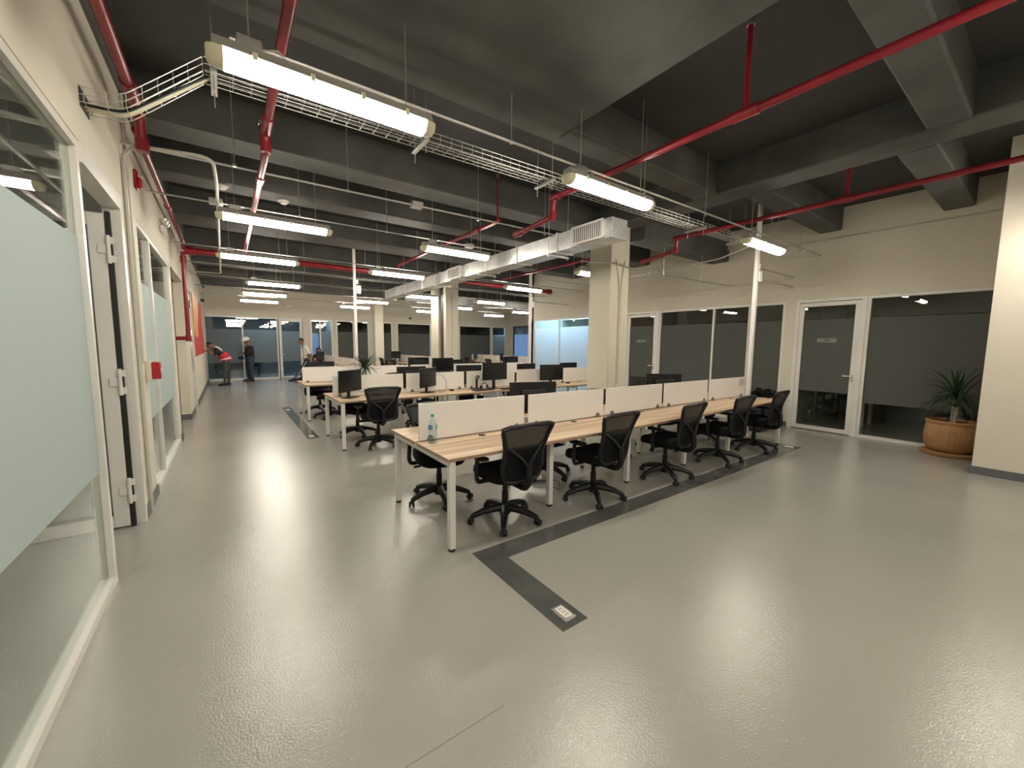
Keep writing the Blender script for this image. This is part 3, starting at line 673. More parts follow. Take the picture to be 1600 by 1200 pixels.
# wall mural
o = thing('wall_poster', 'large red and orange poster on the left wall', 'poster', (-.66,12.95,1.22))
MB().box(0,.012,0,5.0,0,1.62).build('panel', M_posterred, o, smooth=False)
MB().box(.012,.014,0,1.75,.52,1.62).build('orange_field', M_orange, o, smooth=False); MB().prism([(1.75,1.62),(2.6,1.62),(1.75,.9)], 'x', .012, .0135).build('pale_wedge', mat('poster_peach',(.80,.55,.32),.5), o, smooth=False)
MB().prism([(4.3,1.62),(4.5,1.62),(4.5,.7),(4.3,.55)], 'x', .012, .0135).build('pale_streak', M_paper, o, smooth=False)

# ------------------------------------------------------------------ DESKS
DL = 6.04; DD = 1.25; DZ = .74
def bench_desk():
    """long double bench, origin at left-front corner on the floor, runs along +x, depth +y"""
    o = thing('bench_desk', 'x', 'desk')
    for y0, y1 in ((0,.605),(.645,1.25)):
        d = MB().rbox(0,DL,y0,y1,DZ-.027,DZ,.0025).build('desktop', M_wood, o)
        yy = (y0-.0006,y0+.001) if y0 == 0 else (y1-.001,y1+.0006)
        MB().box(.003,DL-.003,*yy,DZ-.0255,DZ-.0015).build('edge_band', M_woodedge, d, smooth=False)
        for xx in ((-.0006,.001),(DL-.001,DL+.0006)): MB().box(*xx,y0+.003,y1-.003,DZ-.0255,DZ-.0015).build('edge_band', M_woodedge, d, smooth=False)
    zt = DZ-.027
    leg0 = foot0 = None
    def leg(x, y):
        nonlocal leg0, foot0
        if leg0 is None:
            leg0 = MB().rbox(-.025,.025,-.025,.025,.02,zt-.0005,.003).build('leg', M_wsteel, o); leg0.location = (x,y,0)
            foot0 = MB().lathe([(.022,0),(.027,.003),(.027,.02)], 12).build('foot', M_rubber, leg0)
        else:
            l_ = inst(leg0, 'leg', o, (x,y,0)); inst(foot0, 'foot', l_, (0,0,0))
    for x in (.045, DL-.045):
        leg(x,.045); leg(x,DD-.045)
        MB().rbox(x-.0248,x+.0248,.07,DD-.07,zt-.045,zt-.001,.002).build('end_rail', M_wsteel, o)
    for k in range(1,5):
        x = .045 + (DL-.09)*k/5
        leg(x,.27); leg(x,DD-.27)
        MB().rbox(x-.0248,x+.0248,.03,DD-.03,zt-.040,zt-.001,.002).build('cross_rail', M_wsteel, o)
    for y in (.32, DD-.32): MB().rbox(.07,DL-.07,y-.02,y+.02,zt-.036,zt-.002,.002).build('long_rail', M_wsteel, o)
    gm = None
    for k in range(5):
        for y in (.545, DD-.545):
            x = .62+1.2*k
            if gm is None:
                gm = MB().lathe([(.030,.0),(.036,.001),(.036,.003),(.030,.0035)], 18).build('cable_grommet', M_rubber, o); gm.location = (x,y,DZ)
            else: inst(gm, 'cable_grommet', o, (x,y,DZ))
    pn = cl = None
    for k in range(5):
        x0 = .03 + 1.205*k; w_ = 1.145
        if pn is None:
            pn = MB().rbox(0,w_,-.009,.009,0,.325,.002).build('divider_panel', M_white, o); pn.location = (x0,DD/2,DZ+.008); p = pn
        else: p = inst(pn, 'divider_panel', o, (x0,DD/2,DZ+.008))
        for cx in (.10, w_-.10):
            for s_ in (-1,1):
                if cl is None:
                    cl = MB().prism([(-.028,-.008),(-.028,.012),(-.02,.034),(0,.045),(.02,.034),(.028,.012),(.028,-.008)], 'y', -.007, .007).rbox(-.03,.03,-.022,.007,-.0085,.001,.002).build('clamp_clip', M_clip, p)
                    cl.location = (cx,s_*.017,.0)
                    cl.rotation_euler = (0,0,0 if s_ < 0 else PI)
                else: inst(cl, 'clamp_clip', p, (cx,s_*.017,0), (0,0,0 if s_ < 0 else PI))
    return o
d0 = bench_desk()
d0.location = (1.288,2.58,0); tag(d0, 'long light wood bench desk nearest the viewer, with the water bottle', 'desk', 'long bench desks')
def desk_at(x, y, rz, label):
    d = copy_tree(d0); d.location = (x,y,0); d.rotation_euler = (0,0,rz); tag(d, label, 'desk', 'long bench desks'); return d
desk_at(1.30, 6.07, 0, 'long light wood bench desk in the second row, with many black monitors')
desk_at(1.255, 8.84, 0, 'long light wood bench desk in the third row, carrying the palm')
desk_at(3.5+DD/2, 13.1, PI/2, 'bench desk running away towards the far wall, behind the palm')
desk_at(6.95+DD/2, 13.1, PI/2, 'bench desk running away behind the double column')
desk_at(11.0+DD/2, 13.1, PI/2, 'bench desk running away in the far right bay')

# ------------------------------------------------------------------ CHAIRS
def make_chair():
    """faces +y, origin on the floor under the gas lift"""
    o = thing('office_chair', 'x', 'chair')
    b = MB(); R = .31
    for k in range(5):
        a = 2*PI*k/5 + .3; c, s = math.cos(a), math.sin(a)
        pts = [(c*r, s*r, z) for r, z in ((.02,.125),(.10,.122),(.2,.105),(.28,.078),(R,.066))]
        b.tube(pts, .02, 8, rs=[.040,.036,.030,.025,.019])
    b.lathe([(.04,.06),(.05,.07),(.05,.14),(.036,.16)], 14); b.build('star_base', M_black, o)
    cst = None
    for k in range(5):
        a = 2*PI*k/5 + .3
        if cst is None:
            m_ = MB()
            for s_ in (-1,1): m_.tube([(-.004,s_*.008,.027),(-.004,s_*.027,.027)], .027, 12)
            m_.tube([(-.004,0,.04),(0,0,.07)], .011, 8); m_.rbox(-.03,.02,-.008,.008,.028,.056,.005)
            cst = m_.build('caster', M_rubber, o); cst.location = (math.cos(a)*R,math.sin(a)*R,0); cst.rotation_euler = (0,0,a+1.1)
        else: inst(cst, 'caster', o, (math.cos(a)*R,math.sin(a)*R,0), (0,0,a+1.1+.8*k))
    MB().lathe([(.030,.15),(.030,.27),(.024,.275),(.024,.40)], 14).build('gas_lift', M_black, o)
    MB().rbox(-.10,.10,-.14,.12,.375,.425,.012,2).tube([(.08,.02,.395),(.22,.04,.385)], .008, 8).tube([(.20,.04,.386),(.26,.045,.382)], .013, 8).build('tilt_mechanism', M_black, o)
    # seat cushion: superellipse slab with waterfall front
    s = bmesh.new(); n = 32; rows = []
    for (f, z) in ((.80,.425),(.95,.43),(1.0,.455),(.985,.49),(.90,.510),(.6,.520),(.25,.522)):
        ring = []
        for k in range(n):
            a = 2*PI*k/n; e = 2/4.0
            x = .245*f*math.copysign(abs(math.cos(a))**e, math.cos(a)); y = .26*f*math.copysign(abs(math.sin(a))**e, math.sin(a)) - .005
            zz = z - (max(0,(y-.12))**2)*1.6 + .02*(x/.245)**2*(1 if z > .48 else 0)
            ring.append(s.verts.new((x,y,zz)))
        rows.append(ring)
    for i in range(len(rows)-1):
        for k in range(n): s.faces.new((rows[i][k],rows[i][(k+1)%n],rows[i+1][(k+1)%n],rows[i+1][k]))
    s.faces.new(rows[0][::-1]); s.faces.new(rows[-1])
    mb = MB(); mb.bm.free(); mb.bm = s; mb.build('seat', M_fabric, o)
    # back: outline half-widths by height, curved in y
    prof = [(.455,.165),(.51,.195),(.58,.205),(.66,.195),(.74,.200),(.82,.222),(.88,.245),(.92,.255)]
    def yb(z, x): return -.275 - .27*(z-.50) + .05*math.sin((z-.47)*6.0)*.6 + .55*x*x
    L = [(-w_, yb(z,w_), z) for z, w_ in prof]; Rr = [(w_, yb(z,w_), z) for z, w_ in prof]
    top = [(x_, yb(.932,x_), .932 + .012*(1-(x_/.24)**2)) for x_ in (-.2,-.1,0,.1,.2)]
    bot = [(x_, yb(.445,x_), .442) for x_ in (.11,0,-.11)]
    loop = L + top + Rr[::-1] + bot + [L[0]]
    MB().tube(loop, .021, 8, cap=False).build('back_frame', M_black, o)
    g = bmesh.new(); grid = []
    zs = [p[0] for p in prof]
    for z, w_ in prof:
        if z < .65: continue
        grid.append([g.verts.new((x_*w_, yb(z,x_*w_)+.004, z)) for x_ in (-1,-.6,-.2,.2,.6,1)])
    for i in range(len(grid)-1):
        for k in range(5): g.faces.new((grid[i][k],grid[i][k+1],grid[i+1][k+1],grid[i+1][k]))
    mb = MB(); mb.bm.free(); mb.bm = g; mb.build('back_mesh', M_mesh, o)
    # lower padded shell
    g = bmesh.new(); A_, B_ = [], []
    lp = [(.455,.16),(.51,.185),(.58,.195),(.66,.188),(.725,.195)]
    for z, w_ in lp:
        A_.append([g.verts.new((x_*w_, yb(z,x_*w_)+.014, z)) for x_ in (-1,-.6,-.2,.2,.6,1)]); B_.append([g.verts.new((x_*w_, yb(z,x_*w_)-.012, z)) for x_ in (-1,-.6,-.2,.2,.6,1)])
    for i in range(len(lp)-1):
        for k in range(5):
            g.faces.new((A_[i][k],A_[i][k+1],A_[i+1][k+1],A_[i+1][k])); g.faces.new((B_[i][k+1],B_[i][k],B_[i+1][k],B_[i+1][k+1]))
        g.faces.new((A_[i][0],A_[i+1][0],B_[i+1][0],B_[i][0])); g.faces.new((A_[i+1][5],A_[i][5],B_[i][5],B_[i+1][5]))
    for k in range(5):
        g.faces.new((A_[0][k+1],A_[0][k],B_[0][k],B_[0][k+1])); g.faces.new((A_[-1][k],A_[-1][k+1],B_[-1][k+1],B_[-1][k]))
    mb = MB(); mb.bm.free(); mb.bm = g; mb.build('back_pad', M_fabric, o)
    sp = MB().tube(bend([(0,-.06,.39),(0,-.29,.385),(0,-.35,.45),(0,-.335,.60)],.05), .03, 8)
    for s_ in (-1,1): sp.tube(bend([(0,-.335,.58),(s_*.06,-.325,.66),(s_*.185,-.285,.76)],.05), .016, 8)
    sp.build('back_support', M_black, o)
    for s_ in (-1,1):
        ar = MB().tube(bend([(s_*.17,.0,.41),(s_*.285,.0,.41),(s_*.30,.0,.46),(s_*.29,.0,.62)],.05), .02, 8).build('armrest', M_black, o)
        MB().rbox(s_*.29-.042,s_*.29+.042,-.13,.12,.62,.65,.013,2).build('arm_pad', M_black, ar)
    return o
ch0 = make_chair(); used = [False]
def chair(x, y, rz, label, group):
    c = ch0 if not used[0] else copy_tree(ch0); used[0] = True
    c.location = (x,y,0); c.rotation_euler = (0,0,rz); tag(c, label, 'chair', group); return c
G1 = 'office chairs at the near desk'; G2 = 'office chairs at the second desk'; G3 = 'office chairs at the third desk'; G4 = 'office chairs in the far bays'
N5 = ('nearest the bottle', 'second along', 'third along, in the middle', 'fourth along', 'last, beside the white pole')
for i, (x, y, r) in enumerate(((1.98,2.84,.0),(3.05,2.76,.02),(4.27,2.72,.06),(5.50,2.71,.0),(6.60,2.70,.04))):
    chair(x, y, r, 'black mesh chair, open side of the near desk, ' + N5[i], G1)
for i, (x, y, r) in enumerate(((1.70,3.62,PI-.2),(3.12,3.60,PI+.1),(4.30,3.60,PI-.05),(5.45,3.60,PI),(6.55,3.60,PI+.12))):
    chair(x, y, r, 'black mesh chair, hidden side of the near desk, ' + N5[i], G1)
for i, (x, y, r) in enumerate(((1.86,6.14,-.05),)):
    chair(x, y, r, 'black mesh office chair on the front side of the second desk, ' + N5[i].replace('nearest the bottle','leftmost').replace('fourth along','rightmost').replace(', in the middle',''), G2)
for i, (x, y, r) in enumerate(((1.78,7.05,PI+.1),(3.0,7.2,PI),(4.1,7.2,PI-.1),(5.3,7.2,PI))):
    chair(x, y, r, 'black mesh office chair on the rear side of the second desk, ' + N5[i].replace('nearest the bottle','leftmost').replace('fourth along','rightmost').replace(', in the middle',''), G2)
for i, (x, y, r) in enumerate(((1.74,9.05,1.3),(3.0,8.95,.1),(4.2,9.0,-.1))):
    chair(x, y, r, 'black mesh office chair on the front side of the third desk, ' + ('leftmost','middle','rightmost')[i], G3)
for i, (x, y, r) in enumerate(((1.7,10.0,PI),(3.6,10.1,PI+.2))):
    chair(x, y, r, 'black mesh office chair on the rear side of the third desk, ' + ('left','right')[i], G3)
for i, (x, y, r, t) in enumerate(((4.45,17.6,PI/2,'behind the palm'),(5.95,16.3,-PI/2,'left of the desk behind the double column'),(6.02,18.1,-PI/2,'beside the slim column'),(8.0,14.6,PI/2,'right of the double column'),(10.0,15.3,-PI/2,'in the far right bay, near'),(10.05,17.4,-PI/2,'in the far right bay, far'))):
    chair(x, y, r, 'black mesh office chair ' + t, G4)

# ------------------------------------------------------------------ MONITORS
def make_monitor(w_=.56, h_=.335, z=.10, nm='monitor'):
    """screen faces -y, origin on the desk under the stand"""
    o = thing('computer_monitor', 'x', 'monitor')
    MB().rbox(-w_/2,w_/2,-.012,.012,z,z+h_,.005).build('screen_housing', M_black, o)
    MB().box(-w_/2+.012,w_/2-.012,-.0135,-.0118,z+.020,z+h_-.010).build('screen', M_screen, o, smooth=False)
    MB().rbox(-.15,.15,.010,.045,z+.06,z+.26,.018,2).build('rear_bulge', M_black, o)
    MB().rbox(-.03,.03,.022,.050,.010,z+.16,.006).build('stand_neck', M_black, o)
    MB().rbox(-.115,.115,-.085,.105,.0005,.012,.005).build('stand_foot', M_black, o)
    return o
m0 = make_monitor(); m1 = make_monitor(.58,.335,.17); mused = {0: False, 1: False}
def monitor(x, y, rz, label, group, kind=0, z=DZ):
    src = m1 if kind else m0
    c = src if not mused[kind] else copy_tree(src); mused[kind] = True
    c.location = (x,y,z+.0005); c.rotation_euler = (0,0,rz); tag(c, label, 'monitor', group); return c
MG = 'black monitors on the desks'
monitor(2.78, 3.45, PI-.30, 'black monitor seen from behind over the near desk panels, left of the column', MG)
monitor(5.36, 3.50, PI-.55, 'black monitor seen from behind over the near desk panels, right of the column', MG)
monitor(1.54, 6.46, .72, 'leftmost black monitor on the front of the second desk', MG)
monitor(2.84, 6.46, .66, 'second black monitor on the front of the second desk, with looping cable', MG)
monitor(4.20, 6.40, .05, 'raised black monitor in the middle of the second desk front', MG, 1)
monitor(5.68, 6.42, -.25, 'black monitor on the second desk front beside the column', MG)
for i, (x, r, t) in enumerate(((2.76,PI,'leftmost'),(3.98,PI-.1,'second'),(5.45,PI+.1,'third'),(6.75,PI,'rightmost'))):
    monitor(x, 7.02, r, 'black monitor seen from behind on the rear of the second desk, ' + t, MG)
monitor(4.45, 9.2, .0, 'black monitor on the front of the third desk', MG, 1)
for i, (x, t) in enumerate(((1.72,'leftmost'),(4.05,'second'),(5.1,'third'),(7.0,'rightmost'))):
    monitor(x, 9.80, PI+.05, 'black monitor seen from behind on the rear of the third desk, ' + t, MG, i % 2)
monitor(3.1, 17.8, .9, 'small distant monitor by the leaning man', MG, 1); monitor(6.55, 18.6, .4, 'small distant monitor between the far columns', MG, 1)
monitor(10.6, 18.0, .7, 'small distant monitor in the far right bay', MG)
monitor(10.6, 15.6, 1.2, 'nearer distant monitor in the far right bay', MG)

# ------------------------------------------------------------------ DESK ITEMS
o = thing('water_bottle', 'clear plastic water bottle with teal cap on the near desk', 'bottle', (1.395,3.09,DZ))
MB().lathe([(.030,.0),(.036,.006),(.037,.04),(.0345,.05),(.037,.06),(.037,.15),(.036,.17),(.030,.195),(.018,.215),(.0125,.225),(.0125,.232)], 20).build('bottle_body', M_plastic, o)
MB().lathe([(.0145,.232),(.0148,.25),(.0135,.252)], 16).build('cap', M_teal, o)
def arc(r, a0, a1, z0, z1, n=8):
    b = MB(); v = []
    for k in range(n+1):
        a = a0+(a1-a0)*k/n
        for rr in (r, r+.0006):
            for z in (z0,z1): v.append((rr*math.cos(a), rr*math.sin(a), z))
    f = []
    for k in range(n):
        i = 4*k; f += [(i,i+1,i+5,i+4),(i+2,i+6,i+7,i+3),(i+1,i+3,i+7,i+5),(i,i+4,i+6,i+2)]
    f += [(0,2,3,1),(4*n,4*n+1,4*n+3,4*n+2)]
    return b._add(v, f)
lb = arc(.0376, PI*.95, PI*1.35, .125, .165).build('label_blue', M_blue, o); arc(.0376, PI*1.60, PI*2.0, .125, .165).build('label_teal', M_tealab, o)
MB().lathe([(.035,.008),(.036,.045)], 18).build('water', M_plastic, o)
o = thing('charger_box', 'small white box with a cable between the near desk panels', 'box', (2.50,3.30,DZ))
MB().rbox(-.05,.05,-.035,.035,0,.085,.008).build('body', M_white, o); MB().tube(bend([(.05,0,.05),(.08,-.02,.07),(.09,-.05,.03),(.2,-.20,.005)],.03), .003, 6).build('cable', M_rubber, o)
o = thing('side_cabinet', 'low dark cabinet beyond the far end of the near desk', 'cabinet', (8.4,3.38,0))
MB().rbox(-.42,.42,-.22,.22,.03,.60,.006).build('body', M_dark, o); MB().rbox(-.44,.44,-.24,.24,.60,.63,.004).build('cabinet_top', M_wood2, o)
for sx in (-1,1):
    d_ = MB().rbox(sx*.205-.195,sx*.205+.195,-.235,-.22,.06,.58,.004).build('door', M_dark, o); MB().rbox(sx*.03-.006,sx*.03+.006,-.255,-.235,.30,.40,.003).build('handle', M_chrome, d_)
    for sy in (-1,1): MB().lathe([(.02,0),(.02,.03)], 10, (sx*.36,sy*.17,0)).build('foot', M_rubber, o)
o = thing('black_bag', 'crumpled black bag on the low cabinet beyond the near desk', 'bag', (8.38,3.36,.63))
b = bmesh.new(); bmesh.ops.create_uvsphere(b, u_segments=28, v_segments=16, radius=1)
for v in b.verts:
    nz = .18*math.sin(7*v.co.x+3*v.co.y)+.14*math.sin(11*v.co.y+5*v.co.z)+.08*math.sin(17*v.co.x)
    v.co = Vector((v.co.x*.38, v.co.y*.18, max(0,(v.co.z+.35)*.10)))*(1+nz)
mb = MB(); mb.bm.free(); mb.bm = b; mb.build('body', M_fabric, o)
MB().tube(bend([(-.18,-.1,.05),(-.1,-.2,.12),(.1,-.18,.11),(.16,-.06,.06)],.06), .010, 6).build('strap', M_black, o)
o = thing('paper_notice', 'paper notice with red marks taped on the last near desk panel', 'notice', (7.12,3.1915,.93))
MB().box(0,.16,-.001,0,0,.12).build('sheet', mat('grey_paper',(.55,.54,.51),.7), o, smooth=False)
for k in range(4): MB().box(.015,.12-.02*(k%2),-.0014,-.001,.095-.025*k,.100-.025*k).build('text_line', M_ink, o, smooth=False)
for k, z in enumerate((.10,.05,.02)): MB().lathe([(.010,0),(.010,.0006)], 10, M=Matrix.Translation((.185,-.0002,z)) @ Matrix.Rotation(PI/2,4,'X')).build('red_mark', M_redplastic if k else M_ink, o, smooth=False)
def keyboard(x, y, rz, label):
    o = thing('keyboard', label, 'keyboard', (x,y,DZ), rz, 'keyboards on the desks'); MB().rbox(-.22,.22,-.07,.07,.001,.02,.006).build('body', M_black, o)
    for r in range(4): MB().rbox(-.21,.21,-.058+.03*r,-.034+.03*r,.02,.024,.002).build('key_row', M_rubber, o)
def mouse(x, y, rz, label):
    o = thing('computer_mouse', label, 'mouse', (x,y,DZ), rz, 'mice on the desks'); MB().ball((0,0,.012),.030,.052,.022).build('shell', M_black, o); MB().tube(bend([(0,.05,.012),(.03,.10,.005),(.1,.14,.005)],.03),.0025,6).build('cable', M_rubber, o)
keyboard(3.85,6.25,.1,'black keyboard left of the raised monitor'); keyboard(4.45,6.20,.0,'black keyboard below the raised monitor'); keyboard(5.05,6.3,.2,'black keyboard near the fourth monitor')
mouse(3.32,6.5,.4,'black mouse by the second monitor'); mouse(1.98,6.52,1.2,'black mouse by the leftmost monitor'); mouse(6.2,6.45,.5,'black mouse near the column')
def headset(x, y, label):
    o = thing('headset', label, 'headset', (x,y,DZ)); P = [(.075*math.cos(a),.02*math.sin(2*a),.03+.085*math.sin(a)) for a in [PI*k/10 for k in range(11)]]
    MB().tube(P,.008,8).build('headband', M_black, o)
    for s_ in (-1,1): MB().ball((s_*.072,0,.036),.022,.034,.036).build('ear_cup', M_rubber, o)
headset(4.02,6.50,'black headset lying beside the raised monitor')
o = thing('monitor_arm', 'bare black monitor stand without screen on the second desk', 'monitor stand', (3.86,6.50,DZ))
MB().rbox(-.12,.12,-.09,.09,0,.012,.005).build('stand_foot', M_black, o); MB().rbox(-.018,.018,.0,.03,.012,.22,.005).build('stand_neck', M_black, o); MB().rbox(-.05,.05,-.015,.012,.20,.27,.004).build('mount_plate', M_chrome, o)
def cable(label, pts):
    o = thing('cable', label, 'cable', pts[0]); A_ = Vector(pts[0]); MB().tube(bend([Vector(p)-A_ for p in pts],.08,5), .0035, 6).build('cord', M_rubber, o)
cable('looping black cable beside the second monitor', [(2.96,6.50,1.03),(3.12,6.52,1.06),(3.22,6.5,.92),(3.18,6.46,.7445),(3.0,6.35,.7445)])
cable('black cable beside the leftmost monitor', [(1.66,6.55,.86),(1.72,6.54,.80),(1.80,6.52,.86),(1.84,6.5,.80),(1.95,6.45,.7445)])
cable('black cable hanging under the near desk by the second leg', [(2.62,3.2,.70),(2.66,3.15,.40),(2.72,3.05,.10),(2.9,3.1,.005),(3.1,3.35,.005),(2.85,3.5,.005),(2.6,3.3,.005)])
cable('black cable running along the near desk top', [(2.66,3.17,.7445),(2.75,3.13,.7445),(2.86,3.16,.7445)])
# floor boxes
def floor_box(x, y, rz, label):
    o = thing('floor_socket', label, 'floor socket', (x,y,.0025), rz, 'floor sockets')
    o.scale = (.8,.8,1)
    MB().rbox(-.055,.055,-.085,.085,0,.006,.002).build('plate', M_chrome, o); l_ = MB().rbox(-.036,.036,-.062,.062,.006,.012,.002).build('socket_block', M_white, o)
    for yy in (-.035,.0,.035):
        for xx in (-.01,.01): MB().box(xx-.0035,xx+.0035,yy-.008,yy+.008,.0118,.0125).build('socket_slot', M_ink, l_, smooth=False)
    MB().tube([(.046,-.075,.006),(.046,-.075,.008)], .006, 8).build('screw', M_steel, o)
floor_box(1.545,1.60,.0,'metal floor socket at the end of the grey floor strip in the foreground')
floor_box(1.10,7.35,0,'metal floor socket at the near end of the strip beside the second desk'); floor_box(1.11,10.6,0,'metal floor socket at the far end of the strip beside the third desk'); floor_box(7.22,2.43,0,'metal floor socket by the last leg of the near desk')

# ------------------------------------------------------------------ PLANTS
def leaf_mesh(L, w_, droop, up, seg=7):
    b = bmesh.new(); prev = None
    for k in range(seg+1):
        t = k/seg; r = L*t*math.cos(up*(1-.35*t)); z = L*t*math.sin(up) - droop*t*t*L
        ww = w_*math.sin(PI*min(.97,(t*.86+.12)))**.8 * (1 if t < .98 else .1)
        a = b.verts.new((r,-ww,z+.18*ww)); m_ = b.verts.new((r,0,z-.10*ww)); c = b.verts.new((r,ww,z+.18*ww))
        if prev: b.faces.new((prev[0],a,m_,prev[1])); b.faces.new((prev[1],m_,c,prev[2]))
        prev = (a,m_,c)
    mb = MB(); mb.bm.free(); mb.bm = b; return mb
pt = thing('potted_yucca', 'yucca in a ribbed terracotta pot at the right wall corner', 'potted plant', (8.80,.875,0))
MB().lathe([(.24,0),(.30,.005),(.315,.04),(.30,.05),(.24,.05)], 32).build('saucer', M_terra, pt)
MB().lathe([(.19,.05),(.235,.07),(.265,.13),(.278,.22),(.278,.30),(.268,.42),(.258,.44)], 96, wob=lambda a, z: 1+.014*math.cos(32*a)*(1 if .1 < z < .43 else 0)).build('pot_body', M_terra, pt)
MB().lathe([(.258,.44),(.272,.445),(.278,.47),(.268,.485),(.245,.485),(.235,.44)], 48).build('pot_rim', M_terra, pt)
MB().lathe([(.05,.452),(.236,.450),(.236,.44)], 24).build('soil', M_soil, pt)
MB().tube([(.03,.0,.44),(.02,.01,.62),(.03,.0,.78)], .026, 10, rs=[.03,.026,.024]).build('trunk', M_trunk, pt); MB().tube([(-.05,-.02,.44),(-.07,-.03,.58),(-.06,-.03,.68)], .02, 8).build('trunk', M_trunk, pt)
rnd = random.Random(3)
lm = [leaf_mesh(.48,.018,.45,1.05), leaf_mesh(.46,.018,.6,.6), leaf_mesh(.48,.017,.10,1.32), leaf_mesh(.42,.017,.9,.25)]
src = []
for b in lm: q = b.build('leaf', M_leaf, pt); src.append(q); q.location = (.03,0,.78)
for k, q in enumerate(src): q.rotation_euler = (0,0,k*1.6)
def yleaf(q, loc, rot):
    a = rot[2]; far = max(-math.sin(a), math.cos(a)); lf = inst(q, 'leaf', pt, loc, rot)
    k_ = 1 if far < .45 else max(.5, 1-.75*(far-.45)); lf.scale = (k_, 1, 1.0)
for k, q in enumerate(src): q.rotation_euler = (0,0,2.2+k*.5)
for k in range(40): yleaf(src[k % 4], (.03,0,.74+.10*rnd.random()), (rnd.uniform(-.1,.1),rnd.uniform(-.1,.1),k*2.4+rnd.random()*.3))
for k in range(12): yleaf(src[1 + k % 3], (-.06,-.03,.64+.05*rnd.random()), (0,0,k*2.4+rnd.random()*.3)) 
pt.scale = (1.04,1.04,1.08)
pp = thing('potted_palm', 'green palm in a pale pot on the third desk', 'potted plant', (2.50,9.14,DZ))
MB().lathe([(.07,0),(.08,.005),(.10,.15),(.105,.16),(.095,.16),(.09,.14)], 24).build('pot_body', M_white, pp); MB().lathe([(.03,.142),(.091,.142)], 16).build('soil', M_soil, pp)
MB().tube([(0,0,.14),(.01,.0,.22),(0,0,.30)], .02, 8).build('stem', M_trunk, pp)
lp_ = [leaf_mesh(.50,.022,.4,1.15), leaf_mesh(.44,.024,.6,.8), leaf_mesh(.50,.020,.25,1.3), leaf_mesh(.38,.022,.8,.45)]
src2 = []
for k, b in enumerate(lp_): q = b.build('leaf', M_leaf, pp); src2.append(q); q.location = (0,0,.24); q.rotation_euler = (0,0,k*1.5)
for k in range(30): inst(src2[k % 4], 'leaf', pp, (0,0,.20+.12*rnd.random()), (0,0,k*2.4+rnd.random()*.4))

# ------------------------------------------------------------------ furniture behind the right glass
def small_desk(x, y, rz, label):
    o = thing('meeting_table', label, 'table', (x,y,0), rz)
    MB().rbox(-.7,.7,-.35,.35,.71,.74,.003).build('table_top', M_wood2, o)
    for sx in (-1,1):
        for sy in (-1,1): MB().rbox(sx*.65-.03,sx*.65+.03,sy*.3-.03,sy*.3+.03,0,.71,.003).build('leg', M_wsteel, o)
    return o
small_desk(10.6,1.6,PI/2,'dim table inside the right meeting room behind the yucca'); small_desk(10.9,5.3,PI/2,'dim white legged table behind the grey glass, with red folder')
tag(MB().rbox(10.75,11.05,5.0,5.25,.7405,.80,.01).build('red_folder', M_redplastic), 'red folder on the dim table behind the grey glass', 'folder')
o = thing('cardboard_box', 'brown cardboard box on the floor inside the right meeting room', 'box', (11.4,2.4,0)); MB().rbox(-.3,.3,-.25,.25,0,.42,.004).build('carton', mat('cardboard',(.26,.16,.09),.8), o); MB().box(-.3,.3,-.03,.03,.4201,.4215).build('tape', M_wood2, o, smooth=False)
o = thing('lounge_bench', 'low dark wooden bench inside the far office', 'bench', (.4,22.6,0)); MB().rbox(-.9,.9,-.3,.3,.32,.42,.02).build('seat', M_dark, o); MB().rbox(-.9,.9,.2,.3,.42,.75,.02).build('backrest', M_dark, o)
for sx in (-.8,.8): MB().rbox(sx-.04,sx+.04,-.25,.25,0,.32,.004).build('leg', M_black, o)

# ------------------------------------------------------------------ PEOPLE
def skin_body(joints, edges, mats_of, root=0):
    """joints: name->(pos, radius, material key); returns a static mesh with clothing colours by nearest bone"""
    names = list(joints); idx = {n_: i for i, n_ in enumerate(names)}
    me = bpy.data.meshes.new('body_src'); me.from_pydata([joints[n_][0] for n_ in names], [(idx[a],idx[b]) for a,b in edges], [])
    ob = bpy.data.objects.new('body_src', me); C.objects.link(ob)
    md = ob.modifiers.new('Skin','SKIN'); md.use_smooth_shade = True
    for i, n_ in enumerate(names):
        r = joints[n_][1]; me.skin_vertices[0].data[i].radius = r if isinstance(r, tuple) else (r,r)
        me.skin_vertices[0].data[i].use_root = (i == root)
    ob.modifiers.new('Sub','SUBSURF').levels = 2; ob.modifiers['Sub'].render_levels = 2
    dg = bpy.context.evaluated_depsgraph_get(); dg.update()
    out = bpy.data.meshes.new_from_object(ob.evaluated_get(dg)); bpy.data.objects.remove(ob); bpy.data.meshes.remove(me)
    keys = list(mats_of); out.materials.clear()
    for k in keys: out.materials.append(mats_of[k])
    segs = []
    for a, b in edges: segs.append((Vector(joints[a][0]), Vector(joints[b][0]), keys.index(joints[b][2])))
    for p in out.polygons:
        c = p.center; best = 1e9
        for a, b, k in segs:
            ab = b-a; t = max(0,min(1,(c-a).dot(ab)/max(1e-9,ab.length_squared))); d = (a+ab*t-c).length
            if d < best: best = d; p.material_index = k
        p.use_smooth = True
    return out
def add_geo(me, mb, mi):
    """append builder geometry (fingers, face) to a body mesh"""
    t = bmesh.new(); t.from_mesh(me); n0 = len(t.faces)
    bmesh.ops.recalc_face_normals(mb.bm, faces=mb.bm.faces[:])
    vm = {v: t.verts.new(v.co) for v in mb.bm.verts}
    for f in mb.bm.faces:
        nf = t.faces.new([vm[v] for v in f.verts]); nf.material_index = mi; nf.smooth = True
    mb.bm.free(); t.to_mesh(me); t.free()
